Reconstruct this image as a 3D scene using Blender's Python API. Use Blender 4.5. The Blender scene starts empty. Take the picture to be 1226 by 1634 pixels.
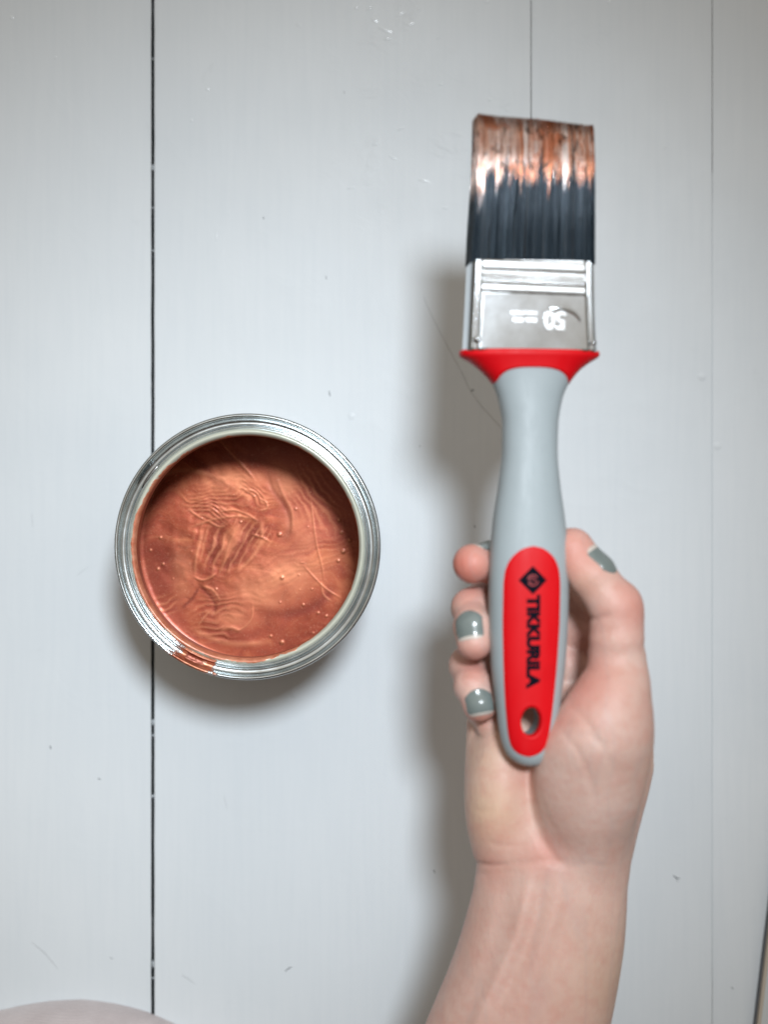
import bpy, bmesh, math, random
import numpy as np
from mathutils import Vector, noise as mnoise

random.seed(7); rng = np.random.default_rng(7)
scene = bpy.context.scene
COL = scene.collection
MM = 0.001
D = 730.0            # camera height above the planks, mm
F = 2554.0           # focal length in photo pixels

# ------------------------------------------------------------------ camera
cam_d = bpy.data.cameras.new("camera"); cam = bpy.data.objects.new("camera", cam_d); COL.objects.link(cam)
cam.location = (0, 0, D*MM)
cam_d.sensor_fit = 'VERTICAL'; cam_d.sensor_height = 36; cam_d.lens = F/1634*36
cam_d.clip_start = 0.02; cam_d.clip_end = 20
cam_d.dof.use_dof = True; cam_d.dof.focus_distance = 0.662; cam_d.dof.aperture_fstop = 4.2
scene.camera = cam

# ------------------------------------------------------------------ world + light
w = bpy.data.worlds.new("World"); scene.world = w; w.use_nodes = True
nt = w.node_tree; bg = nt.nodes["Background"]
tc = nt.nodes.new("ShaderNodeTexCoord"); sx = nt.nodes.new("ShaderNodeSeparateXYZ")
nt.links.new(tc.outputs["Generated"], sx.inputs[0])
cr = nt.nodes.new("ShaderNodeValToRGB")
mr = nt.nodes.new("ShaderNodeMapRange"); mr.inputs[1].default_value = -1; mr.inputs[2].default_value = 1
nt.links.new(sx.outputs["Y"], mr.inputs[0]); nt.links.new(mr.outputs[0], cr.inputs[0])
cr.color_ramp.elements[0].position = 0.25; cr.color_ramp.elements[0].color = (0.115, 0.080, 0.058, 1)
cr.color_ramp.elements[1].position = 0.95; cr.color_ramp.elements[1].color = (1.54, 1.37, 1.18, 1)
# a room: dim walls at eye level, paler ceiling overhead
mz = nt.nodes.new("ShaderNodeMapRange"); mz.interpolation_type = 'SMOOTHSTEP'
mz.inputs[1].default_value = -0.05; mz.inputs[2].default_value = 0.80; mz.inputs[3].default_value = 0.10; mz.inputs[4].default_value = 1.0
nt.links.new(sx.outputs["Z"], mz.inputs[0])
vmul = nt.nodes.new("ShaderNodeVectorMath"); vmul.operation = 'SCALE'
nt.links.new(cr.outputs[0], vmul.inputs[0]); nt.links.new(mz.outputs[0], vmul.inputs["Scale"])
nt.links.new(vmul.outputs[0], bg.inputs[0]); bg.inputs[1].default_value = 0.66

LDIR = Vector((0.15, 0.30, 1.0)).normalized()
def lamp_at(target, dist):
    return Vector(target) + LDIR*dist
sp = bpy.data.lights.new("window_lamp", 'SPOT'); so = bpy.data.objects.new("window_lamp", sp); COL.objects.link(so)
tgt = Vector((-0.045, -0.030, 0.05))
so.location = lamp_at(tgt, 1.75)
so.rotation_euler = (tgt - so.location).to_track_quat('-Z', 'Y').to_euler()
sp.energy = 138; sp.spot_size = math.radians(22.8); sp.spot_blend = 1.0; sp.shadow_soft_size = 0.15
sp.color = (0.83, 0.895, 0.965)

scene.view_settings.view_transform = 'Standard'; scene.view_settings.look = 'None'
scene.view_settings.exposure = 0.0; scene.view_settings.gamma = 1
scene.cycles.max_bounces = 8; scene.cycles.use_denoising = True

# ------------------------------------------------------------------ helpers
def P(px, py, z):
    s = F/(D-z)
    return ((px-613.0)/s, (817.0-py)/s, z)

def tag(o, label=None, cat=None, group=None, kind=None):
    if label: o["label"] = label
    if cat: o["category"] = cat
    if group: o["group"] = group
    if kind: o["kind"] = kind
    return o

def empty(name, loc=(0, 0, 0), rot=(0, 0, 0)):
    o = bpy.data.objects.new(name, None); COL.objects.link(o)
    o.empty_display_size = 0.01
    o.location = [c*MM for c in loc]; o.rotation_euler = rot
    return o

def mesh_obj(name, verts, faces, mats, parent=None, smooth=True, matidx=None, flip=False):
    me = bpy.data.meshes.new(name)
    v = np.asarray(verts, dtype=float)*MM
    if flip: faces = [tuple(reversed(f)) for f in faces]
    me.from_pydata(v.tolist(), [], [tuple(int(i) for i in f) for f in faces])
    if not isinstance(mats, (list, tuple)): mats = [mats]
    for m in mats: me.materials.append(m)
    if matidx is not None: me.polygons.foreach_set("material_index", np.asarray(matidx, dtype=np.int32))
    me.polygons.foreach_set("use_smooth", [smooth]*len(me.polygons))
    me.update()
    o = bpy.data.objects.new(name, me); COL.objects.link(o)
    if parent: o.parent = parent
    return o

def grid_faces(nu, nv, wrap_u=False):
    f = []
    for j in range(nv-1):
        for i in range(nu if wrap_u else nu-1):
            i2 = (i+1) % nu
            f.append((j*nu+i, j*nu+i2, (j+1)*nu+i2, (j+1)*nu+i))
    return f

def lathe(name, prof, mats, parent, seg=160, matidx=None, centre=(0, 0), mat_rings=None):
    a = np.linspace(0, 2*math.pi, seg, endpoint=False)
    v = []
    for r, z in prof:
        v += [(centre[0]+r*math.cos(t), centre[1]+r*math.sin(t), z) for t in a]
    f = grid_faces(seg, len(prof), True)
    mi = None
    if mat_rings: mi = [mat_rings[k//seg] for k in range(len(f))]
    return mesh_obj(name, v, f, mats, parent, True, mi)

def bevel_box(name, x0, x1, y0, y1, z0, z1, mat, parent=None, bev=0.6, seg=2):
    bm = bmesh.new()
    vs = [bm.verts.new((x*MM, y*MM, z*MM)) for z in (z0, z1) for y in (y0, y1) for x in (x0, x1)]
    for q in ((0, 2, 3, 1), (4, 5, 7, 6), (0, 1, 5, 4), (2, 6, 7, 3), (0, 4, 6, 2), (1, 3, 7, 5)):
        bm.faces.new([vs[i] for i in q])
    bmesh.ops.bevel(bm, geom=bm.edges[:], offset=bev*MM, segments=seg, affect='EDGES', profile=0.5)
    me = bpy.data.meshes.new(name); bm.to_mesh(me); bm.free(); me.materials.append(mat)
    o = bpy.data.objects.new(name, me); COL.objects.link(o)
    if parent: o.parent = parent
    return o

def tube(name, pts, rad, mat, parent=None, n=8, caps=True):
    pts = [Vector(p) for p in pts]; N = len(pts)
    rads = rad if isinstance(rad, (list, tuple)) else [rad]*N
    v = []; up = Vector((0, 0, 1))
    for i, p in enumerate(pts):
        t = (pts[min(i+1, N-1)]-pts[max(i-1, 0)]).normalized()
        s = t.cross(up)
        if s.length < 1e-3: s = t.cross(Vector((1, 0, 0)))
        s.normalize(); u = s.cross(t)
        for k in range(n):
            a = 2*math.pi*k/n
            v.append(tuple(p + s*math.cos(a)*rads[i] + u*math.sin(a)*rads[i]))
    f = grid_faces(n, N, True)
    if caps: f += [tuple(range(n-1, -1, -1)), tuple(range((N-1)*n, N*n))]
    return mesh_obj(name, v, f, mat, parent)

# ------------------------------------------------------------------ material helpers
class NM:
    def __init__(s, name):
        s.m = bpy.data.materials.new(name); s.m.use_nodes = True
        s.t = s.m.node_tree; s.b = s.t.nodes["Principled BSDF"]
    def n(s, typ, **kw):
        nd = s.t.nodes.new(typ)
        for k, v in kw.items():
            if hasattr(nd, k): setattr(nd, k, v)
            else: nd.inputs[k.replace('_', ' ')].default_value = v
        return nd
    def l(s, a, b): s.t.links.new(a, b)
    def set(s, **kw):
        for k, v in kw.items(): s.b.inputs[k.replace('_', ' ')].default_value = v
        return s
    def coord(s, scale=(1, 1, 1), loc=(0, 0, 0), rot=(0, 0, 0), src="Object"):
        c = s.n("ShaderNodeTexCoord"); mp = s.n("ShaderNodeMapping")
        mp.inputs["Scale"].default_value = scale; mp.inputs["Location"].default_value = loc; mp.inputs["Rotation"].default_value = rot
        s.l(c.outputs[src], mp.inputs[0]); return mp.outputs[0]
    def noise(s, vec, scale=5., detail=4., rough=.5, dist=0.):
        nd = s.n("ShaderNodeTexNoise"); nd.inputs["Scale"].default_value = scale
        nd.inputs["Detail"].default_value = detail; nd.inputs["Roughness"].default_value = rough; nd.inputs["Distortion"].default_value = dist
        s.l(vec, nd.inputs["Vector"]); return nd.outputs["Fac"]
    def ramp(s, fac, stops, interp='LINEAR'):
        nd = s.n("ShaderNodeValToRGB"); e = nd.color_ramp.elements; nd.color_ramp.interpolation = interp
        while len(e) < len(stops): e.new(0.5)
        for i, (p, c) in enumerate(stops):
            e[i].position = p; e[i].color = (c, c, c, 1) if isinstance(c, (int, float)) else (*c, 1)
        s.l(fac, nd.inputs[0]); return nd.outputs[0]
    def mix(s, fac, a, b, mode='MIX'):
        nd = s.n("ShaderNodeMix"); nd.data_type = 'RGBA'; nd.blend_type = mode
        for val, idx in ((fac, 0), (a, 6), (b, 7)):
            if hasattr(val, "default_value"): s.l(val, nd.inputs[idx])
            else: nd.inputs[idx].default_value = val if idx == 0 else ((*val, 1) if not isinstance(val, (int, float)) else (val, val, val, 1))
        return nd.outputs[2]
    def math(s, op, a, b=0.0, c=0.0, clamp=False):
        nd = s.n("ShaderNodeMath"); nd.operation = op; nd.use_clamp = clamp
        for i, val in enumerate((a, b, c)):
            if hasattr(val, "default_value"): s.l(val, nd.inputs[i])
            else: nd.inputs[i].default_value = val
        return nd.outputs[0]
    def bump(s, h, dist=0.0002, strength=1.0, normal=None):
        nd = s.n("ShaderNodeBump"); nd.inputs["Distance"].default_value = dist; nd.inputs["Strength"].default_value = strength
        s.l(h, nd.inputs["Height"])
        if normal is not None: s.l(normal, nd.inputs["Normal"])
        return nd.outputs[0]

def simple(name, col, rough=.4, metal=0., **kw):
    m = NM(name); m.set(Base_Color=(*col, 1), Roughness=rough, Metallic=metal, **kw); return m.m

# painted planks: pale blue-grey semi-gloss paint, brushed along the grain
def plank_material(seed):
    m = NM("plank_paint")
    v = m.coord(loc=(seed*3.1, seed*1.7, 0))
    vs = m.coord(scale=(1, 0.045, 1), loc=(seed*2.3, seed, 0))
    big = m.noise(v, 7, 3, .5, .5)
    c = m.ramp(big, [(0.3, (0.605, 0.652, 0.678)), (0.7, (0.65, 0.692, 0.712))])
    grain = m.noise(vs, 420, 3, .6)
    c = m.mix(m.ramp(grain, [(0.35, 0.12), (0.6, 0.0)]), c, (0.50, 0.56, 0.60))
    # sparse grime smudges and chips
    smu = m.noise(v, 26, 6, .65, 1.2)
    c = m.mix(m.ramp(smu, [(0.66, 0.0), (0.82, 0.28)]), c, (0.34, 0.37, 0.38))
    vo = m.n("ShaderNodeTexVoronoi"); vo.inputs["Scale"].default_value = 26; m.l(m.coord(loc=(seed, seed*2, 0), scale=(1, .7, 1)), vo.inputs["Vector"])
    dot = m.math('LESS_THAN', vo.outputs["Distance"], 0.024)
    pick = m.math('GREATER_THAN', m.noise(v, 60, 1, .5), 0.57)
    sp_ = m.math('MULTIPLY', dot, pick)
    c = m.mix(m.math('MULTIPLY', sp_, .6), c, (0.10, 0.11, 0.12))
    m.l(c, m.b.inputs["Base Color"])
    m.set(Roughness=.36); m.b.inputs["Specular IOR Level"].default_value = .17
    m.l(m.ramp(m.noise(v, 14, 5, .6), [(0.3, .36), (0.7, .50)]), m.b.inputs["Roughness"])
    h1 = m.noise(vs, 300, 4, .6)
    n1 = m.bump(h1, .00005, .5)
    h2 = m.noise(v, 45, 5, .55, .8)
    n2 = m.bump(m.math('POWER', h2, 3), .0009, .25, n1)
    vo2 = m.n("ShaderNodeTexVoronoi"); vo2.inputs["Scale"].default_value = 46; m.l(v, vo2.inputs["Vector"])
    pimple = m.ramp(vo2.outputs["Distance"], [(0.0, 1.0), (0.10, 0.0)])
    gate = m.math('GREATER_THAN', m.noise(v, 17, 2, .5), 0.60)
    n3 = m.bump(m.math('MULTIPLY', pimple, gate), .0005, .8, n2)
    # wrinkled, glossier patches in the paint near the top of the boards
    tot = None
    for wx, wy, wr in ((625, 25, .030), (655, 235, .034), (960, 40, .016), (790, 165, .012)):
        wc = P(wx, wy, 0); ds = m.n("ShaderNodeVectorMath"); ds.operation = 'DISTANCE'; cc = m.n("ShaderNodeTexCoord")
        m.l(cc.outputs["Object"], ds.inputs[0]); ds.inputs[1].default_value = (wc[0]*MM, wc[1]*MM, 0)
        g_ = m.ramp(m.math('DIVIDE', ds.outputs["Value"], wr*1.6), [(0.25, 1.0), (1.0, 0.0)])
        tot = g_ if tot is None else m.math('MAXIMUM', tot, g_)
    wr_ = m.noise(m.coord(scale=(.7, 1.2, 1), rot=(0, 0, .5)), 75, 4, .5, 1.6)
    rid = m.math('SUBTRACT', 1.0, m.math('MULTIPLY', m.math('ABSOLUTE', m.math('SUBTRACT', wr_, .5)), 7.0, clamp=True))
    sparse = m.ramp(m.noise(m.coord(loc=(4, 1, 0)), 48, 2, .5), [(0.50, 0.0), (0.62, 1.0)])
    n4 = m.bump(m.math('MULTIPLY', m.math('MULTIPLY', rid, tot), sparse), .0004, .35, n3)
    m.l(n4, m.b.inputs["Normal"])
    return m.m

def steel(name, base=(0.78, 0.79, 0.78), r0=.16, r1=.32, bump=.4, brushed=(1, 1, 1), spots=0):
    m = NM(name); v = m.coord(); vb = m.coord(scale=brushed)
    n = m.noise(v, 90, 5, .6)
    m.l(m.ramp(n, [(0.3, r0), (0.7, r1)]), m.b.inputs["Roughness"])
    c = m.ramp(m.noise(v, 60, 6, .7), [(0.3, tuple(x*.86 for x in base)), (0.65, base)])
    m.l(c, m.b.inputs["Base Color"]); m.set(Metallic=1.)
    m.l(m.bump(m.noise(vb, 500, 3, .5), .00004, bump), m.b.inputs["Normal"])
    return m.m

def rim_material():
    m = NM("tinned_steel"); v = m.coord(); n = m.noise(v, 90, 5, .6)
    sx_ = m.n("ShaderNodeSeparateXYZ"); m.l(v, sx_.inputs[0])
    ang = m.math('ARCTAN2', sx_.outputs["Y"], sx_.outputs["X"])       # -pi..pi, lower left is about -2
    d = m.math('ABSOLUTE', m.math('SUBTRACT', ang, -2.02))
    d = m.math('ADD', d, m.math('MULTIPLY', m.math('SUBTRACT', m.noise(v, 130, 5, .7, .8), .5), .75))
    big = m.math('MULTIPLY', m.math('SUBTRACT', .17, d), 22, clamp=True)
    spl = m.ramp(m.noise(m.coord(loc=(2, 5, 0)), 330, 3, .5), [(.72, 0.0), (.735, 1.0)])
    near = m.math('MULTIPLY', m.math('SUBTRACT', .9, d), 3, clamp=True)
    st = m.math('MAXIMUM', big, m.math('MULTIPLY', spl, near))
    c = m.ramp(m.noise(v, 60, 6, .7), [(0.3, (.50, .54, .55)), (0.65, (.64, .69, .70))])
    cp = m.ramp(m.noise(v, 260, 4, .6), [(.3, (.26, .070, .035)), (.55, (.48, .19, .11)), (.72, (.75, .50, .38))])
    m.l(m.mix(st, c, cp), m.b.inputs["Base Color"])
    m.l(m.math('MULTIPLY_ADD', st, -.35, 1.0), m.b.inputs["Metallic"])
    r = m.ramp(n, [(0.3, .17), (0.7, .27)]); m.l(m.math('MULTIPLY_ADD', st, .14, r), m.b.inputs["Roughness"])
    b1 = m.bump(m.noise(v, 260, 3, .5), .00004, .12); m.l(m.bump(m.math('MULTIPLY', st, m.math('ADD', m.noise(v, 260, 4, .6), .6)), .00025, .6, b1), m.b.inputs["Normal"])
    return m.m
M_rim = rim_material()
M_ferrule = steel("ferrule_steel", (0.70, 0.75, 0.78), .12, .15, .2)
M_emb = steel("stamped_steel", (0.80, 0.83, 0.84), .19, .24, .2)
M_rib = steel("ferrule_rib_steel", (0.72, 0.75, 0.76), .20, .26, .2)
M_can = steel("can_side_steel", (0.25, 0.25, 0.24), .2, .4, .3)

def copper_material(name, fine=True):
    m = NM(name)
    v = m.coord()
    # domain-warped flow: pigment flop lies in long drawn-out swirls
    wn = m.n("ShaderNodeTexNoise"); wn.inputs["Scale"].default_value = 17; wn.inputs["Detail"].default_value = 3; m.l(v, wn.inputs["Vector"])
    vm = m.n("ShaderNodeVectorMath"); vm.operation = 'MULTIPLY_ADD'
    m.l(wn.outputs["Color"], vm.inputs[0]); vm.inputs[1].default_value = (.075, .075, 0); m.l(v, vm.inputs[2])
    mp = m.n("ShaderNodeMapping"); mp.inputs["Rotation"].default_value = (0, 0, .5); mp.inputs["Scale"].default_value = (1, 3.6, 1); m.l(vm.outputs[0], mp.inputs[0])
    flow = m.noise(mp.outputs[0], 42, 6, .6, .6)
    big = m.noise(vm.outputs[0], 24, 2, .5, .3)
    c1 = m.ramp(flow, [(0.30, (0.20, 0.029, 0.011)), (0.47, (0.30, 0.054, 0.020)), (0.66, (0.44, 0.122, 0.050))])
    c = m.mix(m.ramp(big, [(0.38, .75), (0.60, 0.0)]), c1, (0.33, 0.068, 0.038))
    a1 = m.n("ShaderNodeAttribute"); a1.attribute_name = "streak_shade"; a2 = m.n("ShaderNodeAttribute"); a2.attribute_name = "painted_sheen"
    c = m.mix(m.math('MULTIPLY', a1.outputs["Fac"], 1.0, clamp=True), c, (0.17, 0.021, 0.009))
    c = m.mix(m.math('MULTIPLY', a2.outputs["Fac"], .8, clamp=True), c, (0.60, 0.225, 0.110))  # highlights painted into the colour on crests, bubbles and bright swirls
    fl = m.noise(v, 2600, 2, .5)
    c = m.mix(m.ramp(fl, [(0.6, 0.0), (0.78, .3)]), c, (0.98, 0.60, 0.38))
    m.l(c, m.b.inputs["Base Color"])
    m.set(Metallic=.6, Roughness=.46); m.b.inputs["Specular IOR Level"].default_value = .4
    m.b.inputs["Coat Weight"].default_value = .25; m.b.inputs["Coat Roughness"].default_value = .22
    n1 = m.bump(flow, .0005, .15)
    n2 = m.bump(fl, .00004, .2, n1)
    m.l(n2, m.b.inputs["Normal"])
    return m.m
M_copper = copper_material("copper_paint")

def copper_film():
    m = NM("dried_copper_paint"); v = m.coord()
    c = m.ramp(m.noise(v, 70, 5, .6), [(0.3, (0.16, 0.035, 0.02)), (0.7, (0.34, 0.10, 0.055))])
    m.l(c, m.b.inputs["Base Color"]); m.set(Metallic=.45, Roughness=.38)
    m.l(m.bump(m.noise(v, 300, 4, .6), .0003, .5), m.b.inputs["Normal"])
    return m.m
M_film = copper_film()

# ------------------------------------------------------------------ tabletop of painted planks
top = empty("tabletop"); tag(top, "pale blue-grey painted plank surface under the can and the brush", None, None, "structure")
X1 = P(243.5, 0, 0)[0]; X2 = P(848, 0, 0)[0]; X3 = P(1137.5, 0, 0)[0]
M_under = simple("gap_dark_board", (0.02, 0.045, 0.055), .6)
bevel_box("subfloor", -620, 620, -620, 620, -24, -16, M_under, top, .5, 1)
edges = [(-600, X1-.74), (X1+.74, X2-.16), (X2+.16, X3-.13), (X3+.13, 600)]
for k, (a, b) in enumerate(edges):
    # edges of each plank wander a little, with softly worn arrises
    ny = 340; ys = np.linspace(-600, 600, ny)
    def wob(seed, amp):
        return np.array([amp*(mnoise.noise(Vector((seed, y*.05, 0)))+.6*mnoise.noise(Vector((seed, y*.3, 5)))) for y in ys])
    la = a + wob(k*7.1, .14 if k == 1 else (.04 if k else 0)); rb = b + wob(k*7.1+3, .14 if k == 0 else (.04 if k < 3 else 0))
    bw = .30 if k < 2 else .10
    xs_prof = []
    verts = []
    for j in range(ny):
        L_, R_ = la[j], rb[j]
        bl = bw if k != 0 else .3; 
        bwl = .10 if k >= 2 else .18
        bwr = .18 if k == 0 else .10
        row = [(L_, -16), (L_, -bwl), (L_+bwl*.3, -bwl*.3), (L_+bwl, 0)]
        for t in (0.02, .25, .5, .75, .98): row.append((L_+(R_-L_)*t, 0))
        row += [(R_-bwr, 0), (R_-bwr*.3, -bwr*.3), (R_, -bwr), (R_, -16)]
        verts += [(x, ys[j], z) for x, z in row]
    nu = 13
    f = grid_faces(nu, ny)
    f.append(tuple(range(nu-1, -1, -1))); f.append(tuple(range((ny-1)*nu, ny*nu)))
    for j in range(ny-1): f.append((j*nu, (j+1)*nu, (j+1)*nu+nu-1, j*nu+nu-1))
    mi = [1 if (q_ < 12*(ny-1) and q_ % 12 in (0, 11)) else 0 for q_ in range(len(f))]
    mesh_obj("plank", verts, f, [plank_material(k+1), M_under], top, False, mi)

# paint bridging the joints in places
M_fill = simple("paint_fill", (0.50, 0.55, 0.58), .4)
def fill(xc, y0, y1, wd, zt=-.25):
    o = tube("paint_bridge", [P(xc, y, 0)[:2]+(zt-.5,) for y in np.linspace(y0, y1, 6)], [wd*.4, wd, wd*.9, wd, wd*.8, wd*.3], M_fill, top, 6)
for y0, y1 in ((262, 272), (398, 401), (1148, 1158), (1172, 1176), (1268, 1274), (1533, 1545), (1560, 1563), (92, 95), (330, 333)):
    fill(243.5, y0, y1, .55, -.3)
fill(1137.5, 275, 1700, .24, .40)   # third joint is filled with paint from here on
fill(848, 640, 1750, .24, .40)

# small individual marks on the paint
M_chip_gap = simple("chip_gap_dark", (0.10, 0.11, 0.12), .7)
def mark(pts_px, r, mat=M_chip_gap, name="chip"):
    pts = [P(x, y, 0)[:2]+(0.0,) for x, y in pts_px]
    r *= .8
    return tube(name, pts, [r*(.5 if i in (0, len(pts)-1) else 1) for i in range(len(pts))], mat, top, 6)
for pts, r in (([(79, 1190), (81, 1195)], .55), ([(156, 1242), (160, 1244)], .5), ([(525, 624), (527, 632)], .45), ([(420, 346), (421, 349)], .5),
               ([(692, 1388), (695, 1393)], .45), ([(757, 838), (759, 842)], .45), ([(670, 711), (671, 713)], .4),
               ([(1075, 1397), (1080, 1401), (1086, 1402)], .35), ([(1078, 1398), (1083, 1407)], .25), ([(455, 1550), (461, 1545), (466, 1543)], .3),
               ([(1168, 1575), (1171, 1578)], .4), ([(50, 1504), (70, 1520), (92, 1546)], .10), ([(290, 1556), (300, 1562), (310, 1570)], .10),
               ([(175, 1528), (180, 1530)], .25), ([(357, 1268), (362, 1290)], .10), ([(520, 440), (521, 446)], .3), ([(549, 146), (550, 149)], .3),
               ([(50, 820), (52, 840)], .08), ([(122, 918), (140, 905)], .08)):
    mark(pts, r)
M_drip = simple("raised_paint_bead", (0.63, 0.68, 0.705), .2)
def bead(px, py, rx, ry, rot=0.0, h=.35):
    c = P(px, py, 0); n = 14; v = []; 
    prof = [(1, -.05), (.8, .35), (.45, .8), (0.12, 1)]
    for r, z in prof:
        for k in range(n):
            a = 2*math.pi*k/n; x = r*rx*math.cos(a); y = r*ry*math.sin(a)
            v.append((c[0]+x*math.cos(rot)-y*math.sin(rot), c[1]+x*math.sin(rot)+y*math.cos(rot), z*h))
    f = grid_faces(n, 4, True); f.append(tuple(range(3*n, 4*n)))
    return mesh_obj("paint_bead", v, f, M_drip, top)
for px, py, rx, ry, ro in ((331, 142, 1.1, .9, 0), (569, 12, 1.3, .8, .4), (598, 32, 2.0, 1.2, -.5), (614, 47, 3.6, 1.0, -.35), (655, 38, 2.4, .9, .3),
                           (670, 14, 1.0, .8, 0), (705, 134, 1.6, .6, .3), (782, 159, .9, .9, 0), (810, 175, .9, .8, 0), (676, 288, 3.0, .7, -.2),
                           (711, 332, 1.6, .5, 0), (853, 27, .8, .8, 0), (973, 3, 1.2, .8, 0), (640, 22, 3.0, .7, .5), (618, 62, 2.2, .6, .1), (590, 12, 2.0, .6, .6),
                           (628, 252, 2.6, .5, -.4), (700, 60, 1.4, .5, .7), (778, 3, 1.4, .7, 0), (18, 28, .9, .9, 0), (88, 92, .7, .7, 0), (1063, 236, 1.0, .5, .3), (305, 192, 1.0, .5, .8),
                           (640, 205, 2.2, .4, .5), (600, 230, 2.4, .4, .3), (560, 300, 2.2, .4, .2), (345, 378, .4, 2.2, 0)):
    bead(px, py, rx, ry, ro, .16)

# ------------------------------------------------------------------ hair
M_hair = simple("hair_strand", (0.16, 0.14, 0.125), .5)
hp = [(676, 474), (690, 505), (712, 548), (735, 590), (752, 625), (772, 652), (800, 682), (826, 702)]
hair = tube("hair", [P(x, y, 0)[:2]+(.08,) for x, y in hp], .05, M_hair, None, 5)
tag(hair, "single long thin hair lying on the planks in the shadow of the brush", "hair")

# ------------------------------------------------------------------ board edge at the lower right, cloth at the lower left
a = P(1227, 1470, 5); b = P(1204, 1660, 5)
dx = (b[0]-a[0])/(b[1]-a[1])
M_board = simple("board_grey", (0.50, 0.53, 0.53), .45); M_edge = simple("board_edge_beige", (0.42, 0.37, 0.30), .6)
def sliver(name, off0, off1, z0, z1, mat, parent):
    ya, yb = a[1]+60, b[1]-150
    v = []
    for z in (z0, z1):
        for y in (ya, yb):
            x = a[0]+dx*(y-a[1])
            v += [(x+off0, y, z), (x+off1, y, z)]
    f = [(0, 2, 3, 1), (4, 5, 7, 6), (0, 1, 5, 4), (2, 6, 7, 3), (0, 4, 6, 2), (1, 3, 7, 5)]
    o = mesh_obj(name, v, f, mat, parent, False)
    return o
brd = sliver("board", 2.2, 90, .05, 5.2, M_board, None)
tag(brd, "pale grey board with a beige edge lying at the lower right corner of the planks", "board")
sliver("edge_band", 0.7, 2.2, .05, 5.5, M_edge, brd)
sliver("gap_shade", 0, .7, .05, 2.5, M_chip_gap, brd)  # added dark strip in place of the shaded gap beside the board

def cloth_material():
    m = NM("cloth"); v = m.coord()
    c = m.ramp(m.noise(v, 60, 4, .6), [(0.3, (0.52, 0.46, 0.46)), (0.7, (0.62, 0.56, 0.56))])
    m.l(c, m.b.inputs["Base Color"]); m.set(Roughness=.9); m.b.inputs["Sheen Weight"].default_value = .3
    wv = m.n("ShaderNodeTexWave"); wv.inputs["Scale"].default_value = 420; m.l(v, wv.inputs["Vector"])
    wv2 = m.n("ShaderNodeTexWave"); wv2.inputs["Scale"].default_value = 420; wv2.bands_direction = 'Y'; m.l(v, wv2.inputs["Vector"])
    m.l(m.bump(m.math('ADD', wv.outputs["Fac"], wv2.outputs["Fac"]), .0003, .5), m.b.inputs["Normal"])
    return m.m
cx, cy, cz = P(90, 2000, 40)
v = []; nu, nv = 90, 40
for j in range(nv):
    ph = (j/(nv-1))*math.pi/2
    for i in range(nu):
        th = 2*math.pi*i/nu
        r = math.cos(ph)**.62
        x = 108*r*math.cos(th); y = 97*r*math.sin(th); z = 42*math.sin(ph)**.8
        n_ = mnoise.noise(Vector((x*.03, y*.03, 1)))*5+mnoise.noise(Vector((x*.09, y*.05, 4)))*1.6
        v.append((cx+x*(1+n_*.004), cy+y*(1+n_*.004), max(0.1, z+n_*min(1, z/20))))
cl = mesh_obj("cloth", v, grid_faces(nu, nv, True), cloth_material())
tag(cl, "pale pinkish grey cloth bulging in at the lower left edge of the planks", "cloth")

# ------------------------------------------------------------------ paint can
CX, CY, _ = P(394.5, 872.5, 80)
can = empty("paint_can", (CX, CY, 0))
tag(can, "open round metal can full of stirred copper paint", "paint can")
lathe("can_wall", [(51.8, .3), (53.0, .6), (53.2, 3), (52.6, 4.2), (52.6, 70), (53.2, 73), (53.5, 76), (54.0, 77)], M_can, can)
# inner lip carries a pale lacquer, with copper paint dragged along its inner edge
def lip_material():
    m = NM("lip_lacquer"); v = m.coord()
    c = m.ramp(m.noise(v, 40, 4, .6), [(0.3, (0.47, 0.49, 0.41)), (0.7, (0.58, 0.60, 0.50))])
    ln = m.n("ShaderNodeVectorMath"); ln.operation = 'LENGTH'
    mv = m.n("ShaderNodeVectorMath"); mv.operation = 'MULTIPLY'; mv.inputs[1].default_value = (1, 1, 0); m.l(v, mv.inputs[0]); m.l(mv.outputs[0], ln.inputs[0])
    sx_ = m.n("ShaderNodeSeparateXYZ"); m.l(v, sx_.inputs[0])
    # reach of the stain: widest on the left and lower left of the lip, none on the upper right
    side = m.math('MULTIPLY_ADD', sx_.outputs["X"], -22.0, 0.25)
    side = m.math('MULTIPLY_ADD', sx_.outputs["Y"], -16.0, side)
    side = m.math('MAXIMUM', side, 0.0)
    reach = m.math('MULTIPLY_ADD', side, .00165, .04535)
    nz = m.noise(m.coord(), 110, 5, .65, .4)
    reach = m.math('ADD', reach, m.math('MULTIPLY', m.math('SUBTRACT', nz, .5), .0042))
    st = m.math('MULTIPLY', m.math('SUBTRACT', reach, ln.outputs["Value"]), 3500, clamp=True)
    c = m.mix(st, c, m.ramp(m.noise(v, 200, 4, .6), [(.3, (.45, .12, .06)), (.7, (.72, .32, .2))]))
    m.l(c, m.b.inputs["Base Color"])
    m.set(Roughness=.25, Metallic=.12)
    m.l(m.bump(m.math('ADD', st, m.noise(v, 300, 3, .5)), .00012, .6), m.b.inputs["Normal"])
    return m.m
M_lip = lip_material()
rimprof = [(54.0, 77.0), (54.35, 78.3), (54.15, 79.6), (53.6, 80.2), (53.1, 80.15), (52.75, 79.6), (52.5, 78.6), (52.0, 77.6), (51.2, 77.05), (50.3, 76.9),
           (49.6, 77.2), (49.25, 77.9), (49.0, 78.6), (48.7, 78.8), (48.4, 78.5), (48.2, 78.0), (48.0, 78.4), (47.7, 79.3), (47.2, 79.85), (46.6, 79.9), (46.1, 79.5), (45.6, 78.7), (45.35, 77.5)]
mr_ = [0]*16+[1]*6
lathe("rim", rimprof, [M_rim, M_lip], can, 400, mat_rings=mr_)
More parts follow.
